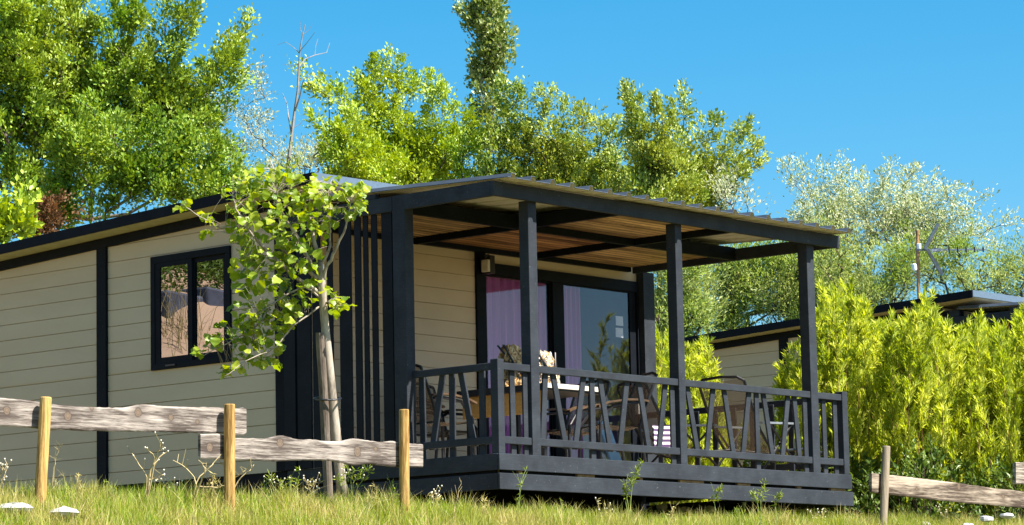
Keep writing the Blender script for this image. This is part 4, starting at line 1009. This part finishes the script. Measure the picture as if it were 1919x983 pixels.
# lamp beside the door
lp = thing('wall_lamp', (3.40, 3.2, 2.55), 'black wall lamp with pale glass above the left side of the door', 'lamp')
b = MB(); b.box(3.40, 3.50, 3.10, 3.27, 2.57, 2.80); b.build('housing', BLK, lp, bevel=.012)
b = MB(); b.box(3.345, 3.396, 3.09, 3.2, 2.585, 2.74); b.build('glass', simple('frosted glass', (.55, .50, .40), (.7, .66, .55), 14, .15, .8), lp, bevel=.01)
b = MB(); b.tube([(3.37, 3.14, 2.74), (3.37, 3.14, 2.79), (3.42, 3.14, 2.80)], .018, 8); b.build('bracket', BLK, lp)
for k, (py, lab) in enumerate(((601, 'upper of two small white cards in the right door pane'), (623, 'lower of two small white cards in the right door pane'))):
    q = at(1161, py, w=3.36); b = MB(); b.box(q[0] - .075, q[0] + .075, 3.360, 3.364, q[2] - .062, q[2] + .062)
    tag(b.build('notice_card', M['card'], None), lab, 'card', 'cards in the door pane')

# ------------------------------------------------------------------ aerial on the farther cottage
AD = 53.5
ax = at(1722, 575, dist=AD)
an = thing('tv_aerial', ax, 'television aerial on a rusty mast above the willow hedge', 'aerial')
rust = simple('rusty mast', (.22, .10, .035), (.42, .24, .10), 12, .7)
alu = simple('dull aluminium', (.10, .12, .15), (.22, .25, .29), 15, .35, .5, .7)
A = lambda x, y, dz=0: at(x, y, dist=AD + dz)
b = MB(); b.tube([A(1723, 590), A(1720, 500), A(1719, 431)], .028, 8); b.build('mast', rust, an)
b = MB(); b.bar(A(1716, 468, -.05), A(1846, 467, .3), .022, .022); b.build('boom', alu, an)
for tip in ((1761, 420), (1763, 515)):
    for o in (-.35, .35):
        pass
    a0, a1 = A(1735, 468, -.05), A(*tip, -.02); dirn = unit(np.cross(a1 - a0, FWD)); b = MB()
    b.hexa([a0 - FWD * .07, a1 - FWD * .07, a1 + FWD * .07, a0 + FWD * .07, a0 - FWD * .07 + dirn * .05, a1 - FWD * .07 + dirn * .05, a1 + FWD * .07 + dirn * .05, a0 + FWD * .07 + dirn * .05]); b.build('reflector', alu, an)
b = MB(); b.box(*sum(([c - d_, c + d_] for c, d_ in zip(A(1755, 468), (.06, .06, .025))), [])); b.build('dipole_box', alu, an)
for k in range(5):
    x = 1778 + k * 16; b = MB(); b.tube([A(x, 461 + .5 * k), A(x + 1, 474 - .5 * k)], .013, 6); b.build('element', BLK, an)
b = MB(); b.box(*sum(([c - d_, c + d_] for c, d_ in zip(A(1714, 500, -.05), (.035, .035, .06))), [])); b.build('junction_box', M['card'], an, bevel=.02)
b = MB(); b.box(*sum(([c - d_, c + d_] for c, d_ in zip(A(1722, 461, -.05), (.03, .03, .045))), [])); b.build('clamp', M['card'], an, bevel=.01)

# ------------------------------------------------------------------ earth bank to the left behind the camera's view, mirrored in the side window
bx, by = -19.5, 25.5
xs = np.linspace(-12, 12, 61); V = []; 
for j in xs:
    for i in xs:
        r2 = (i * i + j * j); h = 7.2 * math.exp(-(r2 / 62) ** 1.6) + .25 * math.sin(i * 1.1 + j * .7) * math.exp(-r2 / 90) + .1 * math.sin(i * 3 + 1) * math.sin(j * 2.7)
        V.append((bx + i, by + j, -1.3 + h))
n = len(xs); idx = np.arange(n * n).reshape(n, n); Fq = np.stack([idx[:-1, :-1], idx[:-1, 1:], idx[1:, 1:], idx[1:, :-1]], -1).reshape(-1, 4)
o = link_mesh('earth_bank', raw_mesh('earth_bank', V, Fq.ravel(), np.full(len(Fq), 4), True), simple('sandy earth', (.36, .24, .16), (.46, .32, .22), .8, .95, .1, bmp=.4))
tag(o, 'sandy bank seen mirrored in the side window', 'bank', kind='structure')
bank_h = lambda x, y: -1.3 + 7.2 * math.exp(-(((x - bx) ** 2 + (y - by) ** 2) / 62) ** 1.6)
bl = thing('bank_bush', (bx, by + 1, 5.8), 'dark bush on top of the sandy bank mirrored in the side window', 'shrub')
m = 60000; P = np.stack([bx + RNG.normal(0, 3.5, m), by + 1.0 + RNG.normal(0, 2.5, m), np.zeros(m)], 1)
bh = np.array([bank_h(a, c) for a, c in P[:, :2]]); P[:, 2] = bh + abs(RNG.normal(0, .45, m))
P = P[(bh > 5.15 + .25 * np.sin(P[:, 0] * 1.3))]
m = len(P); leaves_mesh('foliage', P, RNG.normal(0, 1, (m, 3)) + [0, 0, .6], RNG.normal(0, 1, (m, 3)) + [0, 0, .5], np.full(m, .16), np.full(m, .06), LG, bl)
def mirrored(px, py):
    """the spot on the bank that the side window mirrors at a pixel"""
    q0 = at(px, py, u=.01); v_ = unit(q0 - CAM) * np.array([-1, 1, 1])
    for k in range(900):
        q_ = q0 + v_ * k * .05
        if k > 100 and q_[2] < bank_h(q_[0], q_[1]): return q_
    return q0 + v_ * 25
SLAB_GREY = simple('blue grey block', (.05, .06, .085), (.10, .11, .15), 3, .6, .3)  # for added blocks that stand in for grey shapes mirrored in the window
for px, py, wd, ht, lab in ((331, 582, 1.05, .62, 'blue grey slab on the sandy bank mirrored in the left window pane'), (388, 572, .62, .60, 'lighter grey slab on the sandy bank mirrored in the right window pane')):
    q_ = mirrored(px, py); b = MB()
    V_ = [(q_[0] + wd / 2 * sx_ * (1 - .15 * (sz_ > 0)) + .06 * sz_, q_[1] + .35 * sy_ + .1 * sx_, q_[2] + ht / 2 * sz_ + .05 * sx_) for sz_ in (-1, 1) for sx_, sy_ in ((-1, -1), (1, -1), (1, 1), (-1, 1))]
    b.hexa(V_); tag(b.build('grey_slab', SLAB_GREY, None, bevel=.05), lab, 'slab')
q_ = mirrored(330, 650); tg = thing('tall_grass', (q_[0], q_[1], bank_h(q_[0], q_[1])), 'tuft of tall dry grass mirrored in the lower left of the window', 'grass tuft')
b = MB()
for k in range(80):
    x_, y_ = q_[0] + RNG.normal(0, .25), q_[1] + RNG.normal(0, .4); z_ = bank_h(x_, y_); e = RNG.normal(0, .28, 2); h_ = RNG.uniform(.5, 1.25)
    b.tube([(x_, y_, z_ - .05), (x_ + e[0] * .35, y_ + e[1] * .35, z_ + h_ * .6), (x_ + e[0], y_ + e[1], z_ + h_)], [.008, .006, .002], 3, False)
b.build('blades', simple('dry reed', (.20, .15, .06), (.34, .27, .11), 8, .8), tg)
b = MB(); b.tube([(bx, by + 1, 5.5), (bx, by + 1, 6.6)], .08, 6); b.build('stems', BKT, bl)
# ------------------------------------------------------------------ grass on the crest
def grass(name, label, n, s0, s1, r0, r1, mat, h0, h1, wd, dens=None, lean=.35):
    r = RNG.uniform(r0, r1, n); s = crest_s(r) + RNG.uniform(s0, s1, n)
    x = CAM[0] + FH[0] * s + RH[0] * r; y = CAM[1] + FH[1] * s + RH[1] * r
    tuft = .5 + .5 * np.sin(x * 5.1 + 1.7 * np.sin(y * 3.3)) * np.sin(y * 4.7 + 1.3 * np.sin(x * 2.9))
    keep = RNG.random(n) < .35 + .65 * tuft
    x, y, tuft, s = x[keep], y[keep], tuft[keep], s[keep]; n = len(x)
    z = ground(x, y) - .01
    H = (h0 + (h1 - h0) * RNG.random(n) ** 1.6) * (.7 + .5 * tuft)
    az = RNG.uniform(0, 2 * np.pi, n); ln = np.abs(RNG.normal(lean, .28, n)) * H
    d = np.stack([np.cos(az), np.sin(az), np.zeros(n)], 1); sd = np.stack([-np.sin(az), np.cos(az), np.zeros(n)], 1)
    tu = RNG.uniform(0, np.pi, n); sd = sd * np.cos(tu)[:, None] + d * np.sin(tu)[:, None]
    w_ = wd * RNG.uniform(.6, 1.3, n)[:, None]; B = np.stack([x, y, z], 1)
    rows = []
    for t, ww in ((0, 1), (.4, .85), (.75, .55)):
        c = B + d * (ln * t ** 2)[:, None] + np.array([0, 0, 1.]) * (H * (t - .18 * t * t * (ln / H)))[:, None]
        rows += [c - sd * w_ * ww * .5, c + sd * w_ * ww * .5]
    rows.append(B + d * ln[:, None] + np.array([0, 0, 1.]) * (H * (1 - .18 * ln / H))[:, None])
    V = np.stack(rows, 1).reshape(-1, 3); b = (np.arange(n) * 7)[:, None]
    Fs = np.concatenate([b + np.array([0, 1, 3, 2]), b + np.array([2, 3, 5, 4])], 1)
    F3 = b + np.array([4, 5, 6])
    flat = np.concatenate([Fs.reshape(-1), F3.reshape(-1)]); sizes = np.concatenate([np.full(2 * n, 4), np.full(n, 3)])
    o = link_mesh(name, raw_mesh(name, V, flat, sizes), mat)
    return tag(o, label, 'grass', kind='stuff')
G1 = leaf_mat('green grass', [(.13, .24, .014), (.25, .37, .022), (.42, .48, .05)], .4, .3, .5, (.40, .36, .09), 1.6)
G2 = leaf_mat('straw grass', [(.32, .27, .08), (.50, .42, .16), (.66, .57, .27)], .35, .3, .5, (.22, .27, .03), 1.3)
grass('grass', 'green grass along the crest below the cottage', 140000, -1.6, 1.6, -5.2, 6.2, G1, .05, .24, .006)
grass('dry_grass', 'straw coloured dry grass mixed through the slope', 60000, -2.2, .3, -5.2, 6.2, G2, .07, .30, .0055)
grass('rough_grass', 'sparse rough grass between the crest and the deck', 26000, 1.6, 4.5, -5.2, 7.0, G1, .05, .13, .007)

# ------------------------------------------------------------------ weeds, dry stalks, stones
DRY = simple('dry stalk', (.34, .26, .12), (.52, .42, .22), 20, .8)
GST = simple('green stalk', (.16, .22, .05), (.26, .32, .08), 20, .7)
FLW = simple('white flower', (.60, .56, .46), None, 10, .8)
def weed(label, cat, dist, base, tips, mat, heads=None, r=.006, group=None, leaf=None, nleaf=0, ll=.04, lw=.014, name='dry_weed'):
    b0 = at(*base, dist=dist); b0[2] = min(b0[2], float(ground(b0[0], b0[1])) + .02)
    root = thing(name, b0, label, cat, group); b = MB(); ends = []; pts_all = []
    for tip in tips:
        dd = RNG.normal(0, .08); pts = [b0] + [at(x, y, dist=dist + dd * (i + 1) / len(tip)) for i, (x, y) in enumerate(tip)]
        P0 = np.array(pts); n = 10; tt = np.linspace(0, len(pts) - 1, n); Q = np.stack([np.interp(tt, range(len(pts)), P0[:, k]) for k in range(3)], 1); Q[1:-1] += RNG.normal(0, .006, (n - 2, 3))
        b.tube(list(Q), list(np.linspace(r, r * .45, n)), 5); pts_all += list(Q[3:])
        for i in (5, 6, 7, 8):
            if RNG.random() < .8:
                e = Q[i] + RNG.normal(0, .05, 3) + np.array([0, 0, .05]); b.tube([Q[i], e], [r * .5, r * .3], 4); ends.append(e)
        ends.append(Q[-1])
    b.build('stem', mat, root)
    if heads:
        for e in ends:
            h = MB(); h.tube([e - np.array([0, 0, .008]), e, e + np.array([0, 0, .008])], [.003, .0075, .004], 6); h.build('flower', heads, root)
    if leaf:
        P = np.array(pts_all); P = P[RNG.integers(len(P), size=nleaf)] + RNG.normal(0, .008, (nleaf, 3))
        leaves_mesh('leaves', P, RNG.normal(0, 1, (nleaf, 3)) + [0, 0, .7], RNG.normal(0, 1, (nleaf, 3)) + [0, 0, .5], np.full(nleaf, ll) * RNG.uniform(.6, 1.4, nleaf), np.full(nleaf, lw), leaf, root)
    return root
wg = 'dry weeds along the left fence'
weed('forked dry weed standing left of the middle fence post', 'weed', 26.9, (273, 935), [[(275, 895), (262, 870), (250, 853)], [(277, 890), (290, 860), (272, 838)], [(282, 885), (298, 855), (315, 845)], [(278, 900), (295, 895), (308, 888)], [(290, 865), (300, 840), (305, 830)]], DRY, FLW, .0075, wg)
weed('sprawling dry weed just left of the middle fence post', 'weed', 27.2, (360, 930), [[(368, 905), (350, 875), (324, 862)], [(368, 905), (392, 875), (405, 862)], [(375, 900), (385, 880), (372, 862)], [(372, 910), (410, 915), (420, 910)]], DRY, None, .008, wg)
weed('dry weed just right of the middle fence post', 'weed', 27.7, (428, 925), [[(440, 895), (455, 885), (474, 865)], [(438, 890), (425, 870), (412, 868)], [(445, 900), (468, 880), (476, 870)]], DRY, None, .006, wg)
weed('thin curly dry stalk beside the leaning left post', 'weed', 26.2, (98, 935), [[(102, 900), (115, 888), (120, 893)], [(100, 880), (106, 862), (92, 853)], [(106, 855), (110, 843), (117, 832)]], DRY, None, .004, wg)
weed('dry stalks at the left edge of the photo under the rail', 'weed', 25.7, (-8, 930), [[(0, 890), (12, 875), (21, 862)], [(2, 905), (8, 895), (12, 893)], [(-5, 900), (3, 880), (5, 870)]], DRY, FLW, .005, wg)
weed('white flowering weed at the foot of the young tree', 'weed', 29.2, (655, 935), [[(658, 900), (664, 880), (690, 880)], [(650, 900), (655, 885), (648, 870)], [(662, 905), (672, 890), (680, 895)], [(640, 910), (636, 900), (640, 890)], [(670, 910), (690, 890), (696, 874)]], GST, FLW, .0045, 'flowering weeds at the young tree', G1, 60, .06, .012, 'flowering_weed')
weed('flowering weed left of the young tree trunk', 'weed', 29.2, (545, 930), [[(545, 905), (543, 895)], [(530, 910), (522, 900)], [(556, 910), (560, 892), (562, 880)], [(510, 905), (507, 890)]], GST, FLW, .0045, 'flowering weeds at the young tree', G1, 60, .06, .012, 'flowering_weed')
sg_ = 'green weeds in front of the deck boards'
SL = leaf_mat('seedling leaf', [(.15, .22, .02), (.22, .28, .03), (.28, .33, .06)], .4, .3, .4)
for lab, base, tips, nl in (('tall green weed in front of the middle of the deck boards', (1178, 965), [[(1172, 935), (1180, 915), (1190, 890), (1203, 865)], [(1175, 925), (1172, 915), (1170, 905)], [(1185, 905), (1192, 895), (1196, 880)]], 150),
                            ('low green weed rising above the lower deck board', (1428, 965), [[(1425, 935), (1430, 920), (1434, 905)], [(1420, 940), (1416, 930), (1412, 925)]], 70),
                            ('small green weed left of the low one by the deck', (1340, 965), [[(1338, 940), (1343, 925), (1350, 916)]], 45),
                            ('small green weed near the right end of the deck', (1455, 968), [[(1452, 945), (1460, 932), (1465, 927)]], 45),
                            ('yellowish curling weed near the left corner of the deck boards', (972, 955), [[(972, 930), (976, 905), (986, 880)], [(975, 915), (980, 895)]], 24)):
    weed(lab, 'weed', 32.8, base, tips, GST, None, .005, sg_, SL, nl, .055, .013, 'green_weed')
weed('thin straw stem in front of the left deck corner', 'weed', 29.5, (848, 965), [[(856, 935), (864, 900)]], DRY, None, .004, None, None, 0, name='straw_stem')
bw = 'small weeds sticking out of the crest grass'
spots = [(150, 905), (205, 918), (330, 912), (395, 905), (500, 918), (585, 912), (700, 920), (735, 912), (815, 935), (905, 945), (1045, 950), (1130, 955), (1260, 958), (1390, 962), (1530, 965), (1620, 970), (1700, 955), (1770, 965), (1870, 955)]
where = ['between the leaning post and the dark wall batten', 'just left of the dark wall batten', 'right of the forked dry weed', 'left of the middle fence post', 'under the left end of the lower rail', 'just left of the young tree', 'between the young tree and the right post of the left fence', 'touching the right post of the left fence', 'right of the last post of the left fence', 'below the left corner of the deck', 'below the front post of the deck', 'left of the tall green weed', 'under the middle of the deck', 'left of the low weed by the deck', 'below the right part of the deck', 'at the right end of the deck', 'right of the slim grey post', 'under the long grey rail', 'near the right edge under the rail']
for k, ((x_, y_), wh) in enumerate(zip(spots, where)):
    rr = 0.0
    for _ in range(8): rr = (x_ - 959.5) / F * crest_s(rr)
    s_ = float(crest_s(rr)) + .25 * (k % 3) - .1; g_ = k % 3
    tips = [[(x_ + RNG.uniform(-8, 8), y_ + 22), (x_ + RNG.uniform(-14, 14), y_ - RNG.uniform(0, 16))] for _ in range(2 + g_)]
    weed(('dry brown weed ', 'green leafy weed ', 'seeding weed ')[g_] + wh, 'weed', s_, (x_, y_ + 45), tips, (DRY, GST, DRY)[g_], FLW if g_ == 2 else None, .0035, bw, SL if g_ == 1 else G2, 40, .055, .012, name='small_weed')
STN = simple('pale stone', (.34, .34, .36), (.56, .56, .57), 5, .8, .2, bmp=.5)
def stone(label, px, py, dist, wx, h, group):
    c = at(px, py, dist=dist); rng = np.random.default_rng(int(px)); V, Fs = [], []
    nu, nv_ = 12, 7; ph = rng.uniform(0, 6, 4)
    for i in range(nv_):
        t = math.pi * i / (nv_ - 1)
        for j in range(nu):
            a = 2 * math.pi * j / nu; k = 1 + .24 * math.sin(2 * a + ph[0]) + .17 * math.sin(3 * a + ph[1]) + .06 * math.sin(7 * a + ph[3]) + .08 * math.sin(4 * t + ph[2])
            ct = np.sign(math.cos(t)) * abs(math.cos(t)) ** .6
            V.append(c + RH * (wx / 2 * k * math.sin(t) * math.cos(a)) + FH * (wx / 2 * .8 * k * math.sin(t) * math.sin(a)) + np.array([0, 0, h / 2 * ct * k]))
    for i in range(nv_ - 1):
        for j in range(nu): Fs.append((i * nu + j, i * nu + (j + 1) % nu, (i + 1) * nu + (j + 1) % nu, (i + 1) * nu + j))
    b = MB(); b.add(V, Fs); return tag(b.build('stone', STN, None), label, 'stone', group)
stone('flat white stone in the grass at the left edge of the photo', 22, 952, 25.2, .26, .07, 'white stones in the grass')
stone('pale rounded stone in the grass right of the leaning post', 118, 960, 25.5, .24, .075, 'white stones in the grass')
sg2 = 'white stones below the right fence'
for px, py, wx, h, lab in ((1732, 982, .13, .05, 'small white stone right of the slim grey post'), (1850, 972, .17, .06, 'largest white stone under the long grey rail'),
                           (1886, 966, .14, .05, 'white stone right of the largest one under the rail'), (1815, 984, .12, .04, 'low white stone left of the largest one under the rail')):
    stone(lab, px, py, 35.9, wx, h, sg2)
for px, py, lab in ((1240, 944, 'pale stone in the shade under the deck'), (1285, 950, 'pale stone under the deck right of the other'), (1330, 948, 'rightmost pale stone under the deck edge')):
    stone(lab, px, py + 6, 38.5, .13, .07, 'pale stones in the shade under the deck')
tree_leaves = None
